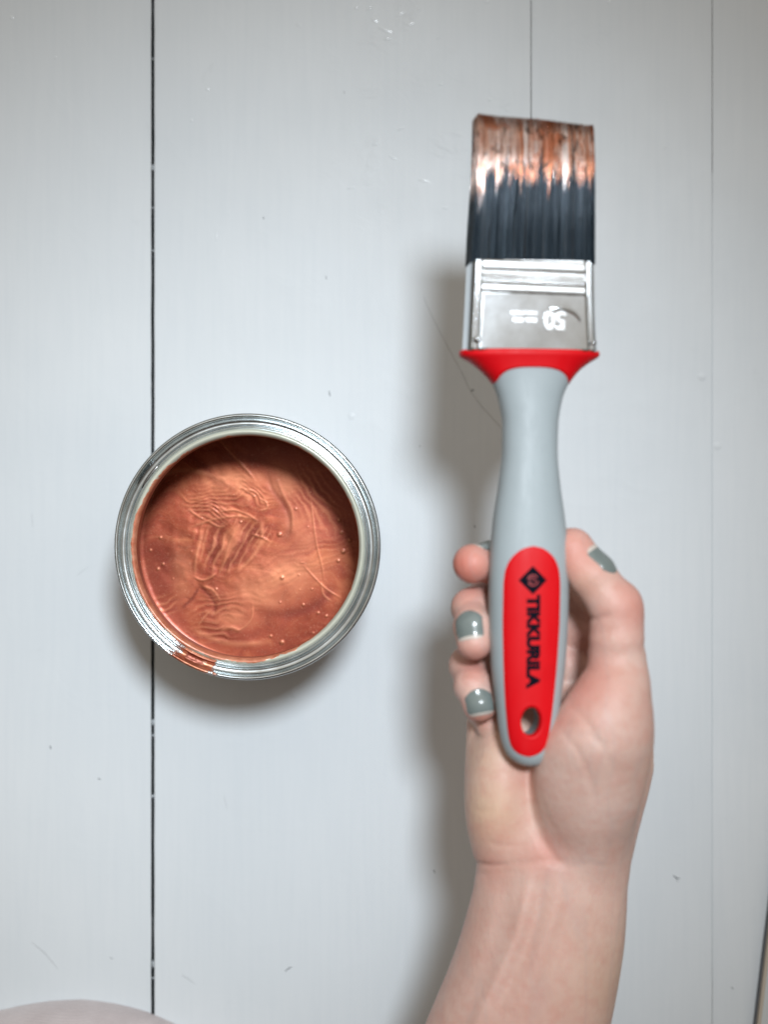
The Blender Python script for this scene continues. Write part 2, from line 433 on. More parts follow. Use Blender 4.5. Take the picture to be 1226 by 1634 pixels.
lathe("plug_ring_wall", [(45.35, 77.5), (45.3, 74), (45.4, 70.5), (46.5, 69.6), (52.0, 69.2), (52.3, 66), (52.3, 30)], M_film, can)
lathe("can_base", [(51.8, .3), (48, 1.2), (.5, 1.2)], M_can, can)
# dark bar, painted shade of a dent on the rim at the upper left, where the lid was levered
for ang0, ang1, rr, z_ in ((137, 151, 49.2, 78.2),):
    pts = [(rr*math.cos(math.radians(t)), rr*math.sin(math.radians(t)), z_) for t in np.linspace(ang0, ang1, 9)]
    tube("dent_shade", pts, [.2, .55, .7, .75, .75, .75, .7, .5, .2], steel("dent_shade_steel", (.25, .25, .25), .2, .3), can, 8)

# smear of copper paint across the channel at the lower left
def rim_patch(name, a0, a1, i0, i1, mat, off=.18, jag=.8):
    prof = np.array(rimprof[i0:i1+1]); 
    # refine
    t = np.linspace(0, len(prof)-1, 26); pr = np.stack([np.interp(t, range(len(prof)), prof[:, 0]), np.interp(t, range(len(prof)), prof[:, 1])], 1)
    dn = np.gradient(pr, axis=0); nn = np.stack([dn[:, 1], -dn[:, 0]], 1); nn /= np.linalg.norm(nn, axis=1)[:, None]
    if nn[:, 1].mean() < 0: nn = -nn
    A = 44; v = []
    for i in range(A):
        for j in range(26):
            u = i/(A-1)
            e0 = jag*3.2*mnoise.noise(Vector((j*.16, 1, 3))); e1 = jag*4.5*mnoise.noise(Vector((j*.14, 8, 3))) + (j-13)*.30
            ang = math.radians(a0+(a1-a0)*u + e0*(1-u) + e1*u)
            edge = min(1, 6*u, 6*(1-u), j/2.5, (25-j)/2.5)
            o_ = off*(edge**.5)*(1+.5*mnoise.noise(Vector((i*.16, j*.1, 2)))) - .06 + .05*mnoise.noise(Vector((i*.3, j*.3, 0)))
            r = pr[j, 0]+nn[j, 0]*o_; z = pr[j, 1]+nn[j, 1]*o_
            v.append((r*math.cos(ang), r*math.sin(ang), z))
    return mesh_obj(name, v, grid_faces(26, A), mat, can)
rim_patch("paint_smear", 240, 250, 7, 13, M_film, .22)

# paint surface with stirred ridges: strokes given in photo pixels
ZP = 29.0
def pp(px, py):
    x, y, _ = P(px, py, ZP); return (x-CX, y-CY)
N = 460
xs = np.linspace(-52.3, 52.3, N); X, Y = np.meshgrid(xs, xs)
Z = np.zeros_like(X); SK = np.zeros_like(X); SH = np.zeros_like(X)
def seg_dist(px, py, X=X, Y=Y):
    pts = [pp(a_, b_) for a_, b_ in zip(px, py)]
    # Catmull-like smoothing by dense interpolation
    t = np.arange(len(pts)); tt = np.linspace(0, len(pts)-1, (len(pts)-1)*6+1)
    p = np.array(pts)
    if len(pts) > 2:
        q = np.stack([np.interp(tt, t, p[:, k]) for k in (0, 1)], 1)
        for _ in range(6): q[1:-1] = (q[:-2]+q[1:-1]*2+q[2:])/4
    else: q = p
    best = np.full(X.shape, 1e9); par = np.zeros(X.shape)
    for i in range(len(q)-1):
        a_, b_ = q[i], q[i+1]; d = b_-a_; L2 = (d**2).sum()+1e-9
        tpar = np.clip(((X-a_[0])*d[0]+(Y-a_[1])*d[1])/L2, 0, 1)
        ds = np.hypot(X-a_[0]-tpar*d[0], Y-a_[1]-tpar*d[1])
        m_ = ds < best; best[m_] = ds[m_]; par[m_] = ((i+tpar)/(len(q)-1))[m_]
    return best, par
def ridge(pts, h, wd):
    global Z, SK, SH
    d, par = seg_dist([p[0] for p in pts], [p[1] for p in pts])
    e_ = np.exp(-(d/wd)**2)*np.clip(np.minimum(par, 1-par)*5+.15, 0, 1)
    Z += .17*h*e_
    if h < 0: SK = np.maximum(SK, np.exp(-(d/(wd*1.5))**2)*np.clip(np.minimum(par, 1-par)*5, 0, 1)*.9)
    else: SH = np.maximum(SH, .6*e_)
def fbm(x, y, s, sd, oct=3):
    out = np.zeros(x.shape); fl_x = x.ravel(); fl_y = y.ravel()
    r = np.array([mnoise.fractal(Vector((a_*s, b_*s, sd)), 1.0, 2.1, oct) for a_, b_ in zip(fl_x, fl_y)])
    return r.reshape(x.shape)
lo = 116; xl = np.linspace(-52.3, 52.3, lo); XL, YL = np.meshgrid(xl, xl)
def up(a_):
    iy = np.linspace(0, lo-1, N); i0 = np.floor(iy).astype(int).clip(0, lo-2); f_ = iy-i0
    b_ = a_[i0]*(1-f_)[:, None]+a_[i0+1]*f_[:, None]
    return b_[:, i0]*(1-f_)[None]+b_[:, i0+1]*f_[None]
w1 = up(fbm(XL, YL, .045, 1.0)); w2 = up(fbm(XL, YL, .045, 7.0)); w3 = up(fbm(XL, YL, .11, 3.0)); w4 = up(fbm(XL, YL, .11, 13.0))
# fine combed ripples, present only in patches
def patch(px, py, rx, ry, rot=0.):
    c = pp(px, py); ca, sa = math.cos(rot), math.sin(rot)
    u = (X-c[0])*ca+(Y-c[1])*sa; v_ = -(X-c[0])*sa+(Y-c[1])*ca
    return np.exp(-((u/rx)**2+(v_/ry)**2)**1.5), u, v_
def ripples(px, py, rx, ry, rot, wl, amp, warp=3.):
    global Z, SH, SK
    m_, u, v_ = patch(px, py, rx, ry, rot)
    s_ = np.sin((v_+warp*w1+1.6*w3)*2*math.pi/wl + u*.12)
    SH = np.maximum(SH, .55*m_*np.clip(s_, 0, 1)); SK = np.maximum(SK, .35*m_*np.clip(-s_, 0, 1))  # crests painted bright, troughs painted dark
    Z += .24*amp*m_*(np.abs(s_)**.6*np.sign(s_))*(0.55+0.7*w4)
ripples(355, 790, 15, 8, .25, 2.6, .17, 7)
ripples(330, 815, 10, 6, -.3, 2.2, .16, 6)
ripples(405, 790, 9, 5, -.5, 1.9, .12, 6)
ripples(355, 875, 11, 14, 1.15, 3.4, .22, 2.5)
ripples(400, 850, 6, 11, 1.0, 2.6, .22, 2.)
ripples(470, 900, 22, 9, .35, 2.4, .045, 5)
ripples(360, 970, 14, 7, .1, 2.6, .14, 7)
ripples(340, 1005, 9, 6, .1, 3.0, .26, 6)
ripples(260, 970, 8, 5, .5, 2.4, .10, 5)
ripples(500, 800, 16, 10, -1.0, 3.4, .035, 5)
Z += .16*w3*patch(350, 870, 26, 30)[0] + .05*w3 + .12*w1
for pts, h, wd in (
    ([(302, 842), (340, 828), (380, 822), (412, 830)], .4, .6), ([(300, 812), (318, 826), (330, 830)], .45, .5),
    ([(345, 818), (372, 812), (398, 822), (412, 832)], .4, .5), ([(330, 830), (350, 842), (360, 838)], .35, .5),
    ([(352, 836), (345, 870), (330, 915)], -.5, 1.6), ([(400, 826), (392, 860), (372, 895), (345, 918)], -.55, 1.8),
    ([(416, 830), (420, 860), (404, 890), (372, 918)], .5, 1.0), ([(378, 838), (365, 870), (356, 905)], .4, .9), ([(325, 845), (312, 890), (310, 918)], .4, .8),
    ([(308, 920), (322, 927), (336, 922), (345, 914)], .7, .6), ([(312, 930), (330, 945), (345, 965), (340, 985)], -.5, .9),
    ([(322, 935), (340, 940), (352, 960)], .4, .6), ([(338, 972), (325, 985), (315, 1000)], .35, .5), ([(350, 1006), (368, 1000), (385, 1008)], .6, .9),
    ([(318, 935), (308, 955), (285, 975)], -.35, .5), ([(402, 960), (404, 985), (392, 1000), (372, 1010)], .35, .45),
    ([(348, 700), (368, 722), (392, 748), (406, 765)], .45, .6), ([(425, 745), (432, 780), (450, 800), (462, 825), (462, 850), (445, 870)], -.42, 1.1),
    ([(440, 760), (452, 790), (468, 815), (466, 850)], .30, .8),
    ([(495, 790), (500, 830), (505, 870), (515, 905), (517, 930)], .30, .45), ([(400, 852), (420, 858), (430, 864)], .5, .5),
    ([(484, 902), (500, 920), (520, 940), (545, 955)], .4, .35), ([(478, 898), (486, 898)], .3, .4), ([(512, 925), (515, 950), (530, 960)], .25, .4),
    ([(230, 770), (290, 745), (345, 760), (390, 790)], .25, 1.2), ([(430, 985), (500, 975), (540, 930)], -.2, 1.8), ([(300, 1000), (360, 1030), (430, 1025)], .2, 1.2),
    ([(412, 795), (425, 800), (428, 812), (412, 815)], .4, .45), ([(380, 778), (400, 782), (415, 790)], .3, .5)):
    ridge(pts, h, wd)
brng = np.random.default_rng(3)
bubs = [(446, 853, .8), (472, 812, .5), (256, 858, .55), (240, 878, .5), (548, 880, .8), (558, 862, .7), (545, 850, .6), (541, 830, .7), (484, 965, .5), (508, 978, .5),
        (450, 922, .7), (447, 961, .4), (521, 983, .5), (450, 1025, .8), (432, 1015, .5), (498, 940, .4), (384, 833, .5), (345, 940, .5), (260, 900, .5), (252, 908, .6), (540, 895, .6), (500, 1010, .4)]
for _ in range(10):
    t = brng.uniform(0, 2*math.pi); r = brng.uniform(20, 46); bubs.append((394+r*3.7*math.cos(t), 868+r*3.7*math.sin(t), brng.uniform(.18, .4)))
for bx, by, r in bubs:
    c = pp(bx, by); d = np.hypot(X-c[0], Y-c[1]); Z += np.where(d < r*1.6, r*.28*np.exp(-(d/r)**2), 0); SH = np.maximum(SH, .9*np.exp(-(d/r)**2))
for _ in range(3): pass
R = np.hypot(X, Y)
Z += .8*np.clip((R-49.5)/3, 0, 1)**2            # meniscus at the wall
keep = R < 52.6
idx = -np.ones(X.shape, int); idx[keep] = np.arange(keep.sum())
verts = np.stack([X[keep], Y[keep], ZP+Z[keep]], 1)
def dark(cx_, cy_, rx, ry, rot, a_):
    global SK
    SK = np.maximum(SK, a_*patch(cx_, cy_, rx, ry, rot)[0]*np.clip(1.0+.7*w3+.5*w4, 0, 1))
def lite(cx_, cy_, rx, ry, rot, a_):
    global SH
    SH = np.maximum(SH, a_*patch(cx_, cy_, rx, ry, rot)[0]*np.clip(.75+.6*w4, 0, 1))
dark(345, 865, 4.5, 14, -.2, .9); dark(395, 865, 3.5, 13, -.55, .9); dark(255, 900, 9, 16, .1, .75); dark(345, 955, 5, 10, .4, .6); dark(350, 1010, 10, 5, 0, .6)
dark(430, 700, 30, 7, 0, .5); dark(500, 1000, 20, 8, .5, .4); dark(545, 870, 6, 16, 0, .5); dark(240, 790, 14, 9, .6, .6); dark(448, 790, 4, 12, .5, .5)  # patches next to the wall paint the shade under the lip
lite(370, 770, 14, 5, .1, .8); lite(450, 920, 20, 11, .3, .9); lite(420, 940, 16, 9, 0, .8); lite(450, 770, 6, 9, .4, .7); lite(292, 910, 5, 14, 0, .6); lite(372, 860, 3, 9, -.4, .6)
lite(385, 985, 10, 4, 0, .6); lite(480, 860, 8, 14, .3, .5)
q = np.stack([idx[:-1, :-1], idx[:-1, 1:], idx[1:, 1:], idx[1:, :-1]], -1).reshape(-1, 4); q = q[(q >= 0).all(1)]
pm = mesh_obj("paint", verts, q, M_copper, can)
for nm_, arr in (("streak_shade", SK), ("painted_sheen", SH)):
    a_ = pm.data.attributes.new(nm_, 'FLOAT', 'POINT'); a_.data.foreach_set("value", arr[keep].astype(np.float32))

# ------------------------------------------------------------------ brush
ZB = 136.0; SB = F/(D-ZB)
BX, BY, _ = P(845, 817, ZB)
brush = empty("paint_brush", (BX, BY, ZB), (0, math.radians(6.3), math.radians(0)))
tag(brush, "flat paint brush with copper tipped dark bristles and grey and red handle", "paint brush")
def lx(px): return (px-846.5)/SB
def ly(py): return (817-py)/SB
def interp(x, tab, col):
    t = np.array(tab, float); o = np.argsort(t[:, 0]); t = t[o]
    # smooth cubic (pchip-like) through the table
    xx = t[:, 0]; yy = t[:, col]
    h = np.diff(xx); dl = np.diff(yy)/h; m_ = np.zeros(len(xx)); m_[0] = dl[0]; m_[-1] = dl[-1]
    for i in range(1, len(xx)-1):
        m_[i] = 0 if dl[i-1]*dl[i] <= 0 else 2*dl[i-1]*dl[i]/(dl[i-1]+dl[i])
    x = np.clip(x, xx[0], xx[-1]); k = np.clip(np.searchsorted(xx, x)-1, 0, len(xx)-2)
    s = (x-xx[k])/h[k]; h00 = 2*s**3-3*s**2+1; h10 = s**3-2*s**2+s; h01 = -2*s**3+3*s**2; h11 = s**3-s**2
    return h00*yy[k]+h10*h[k]*m_[k]+h01*yy[k+1]+h11*h[k]*m_[k+1]
# handle outline: y, left, right (photo px), half thickness mm, superellipse power
HO = [(566, 742, 952, 9.0), (578, 757, 937, 8.8), (595, 775, 921, 8.5), (612, 789, 908, 8.3), (640, 799, 897, 8.2), (680, 805, 891, 8.2), (720, 804.5, 890, 8.4), (770, 799, 894, 8.9), (830, 790, 902, 9.6),
      (890, 785, 907.5, 10.2), (940, 783.5, 907.5, 10.4), (1000, 784, 906, 10.2), (1060, 787, 902, 9.8), (1110, 793, 896, 9.2), (1150, 798, 891, 8.6), (1180, 803, 886, 8.0),
      (1200, 810, 880, 7.3), (1212, 820, 872, 6.0), (1219, 831, 863, 4.2), (1222, 841, 853, 2.0)]
def handle_sec(py):
    L_ = interp(py, HO, 1); R_ = interp(py, HO, 2); b_ = interp(py, HO, 3)
    return (L_+R_)/2, (R_-L_)/2*1.035, b_
def surf_z(x, y, n=2.35):
    """front surface of the handle at local x, y (mm)"""
    py = 817-y*SB; c, h, b_ = handle_sec(py)
    u = np.clip(abs((x-lx(c))/(h/SB)), 0, .999)
    return b_*(1-u**n)**(1/n)
def loft(name, pys, secf, mat, parent, nseg=96, n=2.35, grow=0., capt=True, capb=True):
    v = []
    for py in pys:
        c, h, b_ = secf(py)
        for k in range(nseg):
            t = 2*math.pi*k/nseg; ct, st = math.cos(t), math.sin(t)
            v.append((lx(c)+(h/SB+grow)*np.sign(ct)*abs(ct)**(2/n), ly(py), (b_+grow)*np.sign(st)*abs(st)**(2/n)))
    f = grid_faces(nseg, len(pys), True)
    if capt: f.append(tuple(range(nseg-1, -1, -1)))
    if capb: f.append(tuple(range((len(pys)-1)*nseg, len(pys)*nseg)))
    return mesh_obj(name, v, f, mat, parent, True)

def rubber(name, col, rough=.5):
    m = NM(name); v = m.coord()
    sc = m.noise(m.coord(scale=(1, .2, 1), rot=(0, 0, .3)), 380, 4, .7)
    m.l(m.ramp(sc, [(0.35, rough-.1), (0.7, rough+.08)]), m.b.inputs["Roughness"])
    c = m.ramp(m.noise(v, 45, 5, .6), [(0.3, tuple(x*.94 for x in col)), (0.7, col)])
    c = m.mix(m.ramp(m.noise(m.coord(scale=(1, .5, 1)), 95, 6, .7), [(.58, 0.0), (.74, .22)]), c, tuple(x*.62 for x in col))
    m.l(c, m.b.inputs["Base Color"])
    m.l(m.bump(m.noise(v, 1500, 2, .5), .00003, .5), m.b.inputs["Normal"])
    return m.m
M_grey = rubber("grey_soft_plastic", (0.37, 0.43, 0.45), .5)
M_red = rubber("red_plastic", (0.68, 0.003, 0.008), .5); M_red.node_tree.nodes["Principled BSDF"].inputs["Specular IOR Level"].default_value = .22
M_black = simple("black_print", (0.004, 0.005, 0.011), .8, Specular_IOR_Level=.08)

pys = list(np.linspace(570, 1180, 110))+list(np.linspace(1184, 1222, 22))
handle = loft("handle", pys, handle_sec, M_grey, brush)
def cut(o, cpx, cpy, ax, ay, depth=40):
    n = 48; v = []
    for z in (-depth, depth):
        for k in range(n):
            t = 2*math.pi*k/n; v.append((lx(cpx)+ax*math.cos(t), ly(cpy)+ay*math.sin(t), z))
    f = grid_faces(n, 2, True)+[tuple(range(n-1, -1, -1)), tuple(range(n, 2*n))]
    c = mesh_obj("cutter", v, f, [], brush, False)
    md = o.modifiers.new("b", 'BOOLEAN'); md.object = c; md.operation = 'DIFFERENCE'; md.solver = 'EXACT'
    bpy.context.view_layer.update()
    dg = bpy.context.evaluated_depsgraph_get()
    me = bpy.data.meshes.new_from_object(o.evaluated_get(dg)); o.modifiers.clear(); o.data = me
    bpy.data.objects.remove(c)
    me.set_sharp_from_angle(angle=math.radians(38))
cut(handle, 842.5, 1147, 19/SB, 26/SB)

# red inlay following the front of the handle
def inlay_half(py):
    T = [(870.5, 0), (873, 12), (878, 22), (888, 33), (900, 40), (915, 44), (935, 45.5), (980, 45.5), (1040, 43.5), (1090, 40.5), (1140, 36), (1170, 32), (1185, 28), (1194, 22), (1200, 13), (1203.5, 0)]
    return interp(py, T, 1)
v = []; f = []
npy = list(870.5+(1203.5-870.5)*(0.5-0.5*np.cos(np.linspace(0, math.pi, 90)))); nx = 26
cxl = [(870, 844.5), (950, 843.5), (1060, 841.5), (1120, 840.5), (1204, 839.5)]
for lay in (0, 1):
    for py in npy:
        h = max(float(inlay_half(py)), .4); c = float(interp(py, cxl, 1))
        for i in range(nx):
            u = -1+2*i/(nx-1); x = lx(c)+u*h/SB; y = ly(py)
            e = min(1, (1-abs(u))*h/2.5)
            v.append((x, y, float(surf_z(x, y))+(.05+.28*e if lay else -1.2)))
nv = len(npy); g = grid_faces(nx, nv)
f = [tuple(reversed(q_)) for q_ in g] if False else list(g)
f1 = [tuple(i+nx*nv for i in q_) for q_ in g]; f = [tuple(reversed(q_)) for q_ in f1]+list(g)
bd = [i for i in range(nx)]+[j*nx+nx-1 for j in range(1, nv)]+[(nv-1)*nx+i for i in range(nx-2, -1, -1)]+[j*nx for j in range(nv-2, 0, -1)]
for k in range(len(bd)):
    i0, i1 = bd[k], bd[(k+1) % len(bd)]; f.append((i0, i1, i1+nx*nv, i0+nx*nv))
inlay = mesh_obj("inlay", v, f, M_red, brush)
bm = bmesh.new(); bm.from_mesh(inlay.data); bmesh.ops.recalc_face_normals(bm, faces=bm.faces[:]); bm.to_mesh(inlay.data); bm.free()
cut(inlay, 842.5, 1147, 19/SB, 26/SB)
# raised red eyelet round the hanging hole
for zz, nm in ((0, "eyelet"),):
    n = 56; v = []
    for k in range(n):
        t = 2*math.pi*k/n
        for off, dz in ((-.9, .0), (-.75, -.5), (-.45, .15), (0.1, .38), (.9, .34), (1.5, .2)):
            x = lx(842.5)+(19/SB+off)*math.cos(t); y = ly(1147)+(26/SB+off)*math.sin(t)
            v.append((x, y, float(surf_z(x, y))+dz+(-3.5 if off == -.9 else 0)))
    f = []
    for k in range(n):
        for j in range(5):
            a_, b_ = k*6+j, ((k+1) % n)*6+j; f.append((a_, b_, b_+1, a_+1))
    mesh_obj(nm, v, f, M_red, brush, True)

# red collar: flared, with an arched lower edge
CO = [(560, 735.5, 958, 9.6), (563, 733.5, 960, 10.2), (568, 733.5, 959.5, 10.3), (572, 738, 955, 10.1), (578, 749, 945, 9.8), (588, 763, 931, 9.4), (600, 776, 919.5, 9.1), (612, 786.5, 910.5, 8.8)]
def collar_sec(py):
    return (interp(py, CO, 1)+interp(py, CO, 2))/2, (interp(py, CO, 2)-interp(py, CO, 1))/2, interp(py, CO, 3)
nseg = 128; rows = 26; v = []
for j in range(rows+4):
    for k in range(nseg):
        t = 2*math.pi*k/nseg; ct, st = math.cos(t), math.sin(t)
        ybot = 588+25*abs(ct)**2.1*(1 if True else 0)
        if j == 0: py = 560; c, h, b_ = collar_sec(560); h *= .55; b_ *= .55
        elif j == 1: py = 560; c, h, b_ = collar_sec(560); h -= 2.5; b_ -= .6
        else:
            s = min(1, (j-2)/(rows-1)); py = 561+(ybot-561)*s; c, h, b_ = collar_sec(py)
        if j > rows+1: h -= 3*(j-rows-1); b_ -= .7*(j-rows-1); py += 1.2*(j-rows-1)
        n_ = 2.6
        v.append((lx(c)+h/SB*np.sign(ct)*abs(ct)**(2/n_), ly(py), b_*np.sign(st)*abs(st)**(2/n_)))
f = grid_faces(nseg, rows+4, True)+[tuple(range(nseg-1, -1, -1))]
mesh_obj("collar", v, f, M_red, brush)

# lettering
def text_mesh(body, size, name, mat, parent, place, bold=0.0, ext=.15, xs_=1.0, fit=None):
    cu = bpy.data.curves.new("t", 'FONT'); cu.body = body; cu.size = size; cu.align_x = 'CENTER'; cu.align_y = 'CENTER'
    cu.offset = bold; cu.extrude = ext; cu.resolution_u = 6; cu.space_character = 1.0
    if ext > .2: cu.bevel_depth = .12; cu.bevel_resolution = 2
    o = bpy.data.objects.new("t", cu); COL.objects.link(o); bpy.context.view_layer.update()
    dg = bpy.context.evaluated_depsgraph_get(); me = bpy.data.meshes.new_from_object(o.evaluated_get(dg))
    bpy.data.objects.remove(o)
    co = np.array([vv.co[:] for vv in me.vertices])
    if fit:
        lo_, hi_ = co.min(0), co.max(0); co[:, 0] = (co[:, 0]-(lo_[0]+hi_[0])/2)*fit[0]/(hi_[0]-lo_[0]); co[:, 1] = (co[:, 1]-(lo_[1]+hi_[1])/2)*fit[1]/(hi_[1]-lo_[1])
    out = [place(*c) for c in co]
    for vv, c in zip(me.vertices, out): vv.co = [q_*MM for q_ in c]
    me.materials.clear(); me.materials.append(mat); me.update()
    ob = bpy.data.objects.new(name, me); COL.objects.link(ob); ob.parent = parent
    return ob
tcx, tcy = lx(844), ly(1020.5)
def place_main(x, y, z):
    # letters run downwards, tops to the right
    X_ = tcx + y; Y_ = tcy - x
    return (X_, Y_, float(surf_z(X_, Y_))+.38+z*.5)
text_mesh("TIKKURILA", 5, "lettering", M_black, brush, place_main, .32, .12, fit=(148/SB, 22/SB))
# diamond emblem with a ring and two strokes left red inside it
ex, ey = lx(843), ly(924); dh = 22.5/SB
v = []; f = []
def diamond_plate(name, half, mat, lift, cx_=ex, cy_=ey):
    n = 10; v = []; 
    for j in range(n+1):
        for i in range(n+1):
            a_ = -1+2*i/n; b_ = -1+2*j/n
            x = cx_+(a_+b_)/2*half; y = cy_+(a_-b_)/2*half
            v.append((x, y, float(surf_z(x, y))+lift))
    return mesh_obj(name, v, grid_faces(n+1, n+1), mat, brush)
em = diamond_plate("emblem", dh, M_black, .42)
M_dred = simple("red_print", (0.30, 0.008, 0.015), .45)
def ring_plate(r0, r1, a0, a1, lift):
    v = []; n = 40
    for k in range(n+1):
        t = math.radians(a0+(a1-a0)*k/n)
        for r in (r0, r1): 
            x = ex+r*math.cos(t); y = ey+r*math.sin(t); v.append((x, y, float(surf_z(x, y))+lift))
    return mesh_obj("emblem_ring", v, [(2*k, 2*k+2, 2*k+3, 2*k+1) for k in range(n)], M_dred, em)
for args in ((1.7, 2.15, 30, 170), (1.7, 2.15, 210, 350), (.55, .95, -60, 120), (1.05, 1.4, 100, 260)):
    ring_plate(*args, .47)

# ferrule: pressed steel sleeve with rolled ribs and a knurled band
FO = [(421, 748.5, 946.5, 8.6), (430, 748, 947, 8.6), (500, 744.5, 948.5, 8.5), (563, 741, 952, 8.4)]
per = 420; rows_py = list(np.linspace(421, 476, 74))+list(np.linspace(480, 563, 26))
v = []
def rrect(h, b_, s, rad):
    """point on rounded rectangle, s in 0..1 from the middle of the front face anticlockwise; returns x, z, nx, nz, frontness"""
    a_ = h-rad; c = b_-rad; q4 = math.pi*rad/2
    L_ = [a_, q4, 2*c, q4, 2*a_, q4, 2*c, q4, a_]; tot = sum(L_); d = s*tot
    for i, l in enumerate(L_):
        if d <= l or i == 8: break
        d -= l
    if i == 0: return d, b_, 0, 1
    if i == 1: t = d/rad; return a_+rad*math.sin(t), c+rad*math.cos(t), math.sin(t), math.cos(t)
    if i == 2: return h, c-d, 1, 0
    if i == 3: t = d/rad; return a_+rad*math.cos(t), -c-rad*math.sin(t), math.cos(t), -math.sin(t)
    if i == 4: return a_-d, -b_, 0, -1
    if i == 5: t = d/rad; return -a_-rad*math.sin(t), -c-rad*math.cos(t), -math.sin(t), -math.cos(t)
    if i == 6: return -h, -c+d, -1, 0
    if i == 7: t = d/rad; return -a_-rad*math.cos(t), c+rad*math.sin(t), -math.cos(t), math.sin(t)
    return -a_+d, b_, 0, 1
for py in rows_py:
    L_, R_, b_ = interp(py, FO, 1), interp(py, FO, 2), interp(py, FO, 3); h = (R_-L_)/2/SB; c = lx((L_+R_)/2)
    for k in range(per):
        x, z, nx_, nz_ = rrect(h, b_, k/per, 4.6)
        ax = abs(x); front = 1.0 if ax < h-4.2 else max(0, 1-(ax-h+4.2)/.5)
        slant = (x)*.12            # ribs run slightly downhill to the right, in px
        yy = py - 0.9*slant
        o_ = 0.
        if nz_ > .5 or nz_ < -.5:
            def rib(c_, w_): 
                d = abs(yy-c_)/w_; return math.sqrt(max(0, 1-d*d)) if d < 1 else 0
            o_ = .55*rib(431, 8)**.6+.45*rib(467, 6.2)**.6
            kn = rib(449.5, 10.0)
            if kn > 0: o_ += kn*(.34+.36*math.sin(x*2*math.pi/1.15)*math.sin((yy-440)*.62))
            o_ *= front
            o_ -= .95*math.exp(-((ax-(h-3.0))/.85)**4)   # channel pressed along the edge
        v.append((c+x+nx_*o_, ly(py), z+nz_*o_))
f = grid_faces(per, len(rows_py), True)+[tuple(range((len(rows_py)-1)*per, len(rows_py)*per))]
ferr = mesh_obj("ferrule", v, f, [M_ferrule, M_rib], brush)
for p_ in ferr.data.polygons:
    yy_ = 817-p_.center[1]/MM*SB; k_ = abs(p_.center[0]/MM-lx(847.5))
    if k_ < 20.6 and yy_ < 474 and p_.center[2] > 0: p_.material_index = 1
bz = 8.55
def place_emb(cx_, cy_):
    def g(x, y, z): return (cx_-x, cy_-y, bz-.30+z*.9+.3)
    return g
text_mesh("50", 9, "size_number", M_emb, ferr, place_emb(lx(880), ly(516)), .25, .45, fit=(36/SB, 31/SB))
text_mesh("00 00", 3, "size_marks", M_emb, ferr, place_emb(lx(832), ly(515.5)), .12, .42, fit=(40/SB, 8/SB))
text_mesh("000000", 2, "stamped_line", M_emb, ferr, place_emb(lx(831), ly(504)), .02, .30, fit=(44/SB, 7/SB))
arc = [(lx(885)+8.6*math.cos(math.radians(t)), ly(523)+6.4*math.sin(math.radians(t)), bz-.22) for t in np.linspace(12, 118, 24)]
tube("stamped_arc", arc, [.1]+[.35+.5*math.sin(i/23*3.14) for i in range(1, 23)]+[.1], M_ferrule, ferr, 8)
def rivet(px, py, z, r):
    v = []; n = 18; prof = [(1.25, -.6), (1.2, 0), (1.0, .5), (.6, .85), (.15, 1)]
    for rr, zz in prof:
        for k in range(n):
            t = 2*math.pi*k/n; v.append((lx(px)+rr*r*1.2*math.cos(t), ly(py)+rr*r*.8*math.sin(t), z+zz*r*.9))
    return mesh_obj("rivet", v, grid_faces(n, 5, True)+[tuple(range(4*n, 5*n))], M_ferrule, ferr)
rivet(757.5, 546, 7.6, 1.35); rivet(943, 549, 7.6, .95)

# bristles: a dark core with thousands of filaments, wet copper on the tips
def bristle_mat():
    m = NM("bristle"); v = m.coord(); s = m.n("ShaderNodeSeparateXYZ"); m.l(v, s.inputs[0])
    ta = m.n("ShaderNodeAttribute"); ta.attribute_name = "tone"; ra = m.n("ShaderNodeAttribute"); ra.attribute_name = "reach"
    # where the paint on each hair ends, in metres along the brush
    edge = m.math('ADD', m.math('MULTIPLY', ra.outputs["Fac"], MM), ly(286)*MM)
    edge = m.math('ADD', edge, m.math('MULTIPLY', m.math('LESS_THAN', s.outputs["X"], lx(768)*MM), -.0075))
    k = m.math('MULTIPLY', m.math('SUBTRACT', s.outputs["Y"], edge), 330, clamp=True)
    var = m.noise(m.coord(scale=(1, .22, .3)), 230, 3, .6)
    t = m.math('ADD', m.math('MULTIPLY', ta.outputs["Fac"], .62), m.math('MULTIPLY', var, .42))
    dark = m.ramp(ta.outputs["Fac"], [(0.2, (0.0015, 0.006, 0.010)), (0.7, (0.004, 0.012, 0.019)), (0.92, (0.012, 0.028, 0.040)), (1.0, (0.06, 0.045, 0.030))])
    cop = m.ramp(t, [(0.24, (0.10, 0.035, 0.02)), (0.37, (0.52, 0.17, 0.07)), (0.48, (0.74, 0.36, 0.21)), (.58, (.90, .72, .64)), (.74, (.96, .93, .92))])  # palest tones paint glints onto the wet copper hairs
    pat = m.noise(m.coord(scale=(1, .8, .3), loc=(2, 6, 0)), 95, 3, .55)
    cop = m.mix(m.ramp(pat, [(.52, 0.0), (.62, .75)]), cop, (.62, .20, .075))
    pat2 = m.noise(m.coord(scale=(1, .5, .3), loc=(7, 1, 0)), 340, 3, .6)
    cop = m.mix(m.ramp(pat2, [(.56, 0.0), (.66, .8)]), cop, (.10, .055, .04))
    m.l(m.mix(k, dark, cop), m.b.inputs["Base Color"])
    m.l(m.math('MULTIPLY', k, .8), m.b.inputs["Metallic"])
    m.l(m.ramp(k, [(0, .26), (1, .21)]), m.b.inputs["Roughness"])
    m.l(m.math('MULTIPLY', ta.outputs["Fac"], .85), m.b.inputs["Specular IOR Level"])
    m.b.inputs["Specular Tint"].default_value = (.72, .86, 1, 1)
    return m.m
M_br = bristle_mat()
TY0, TY1 = 424.0, 0
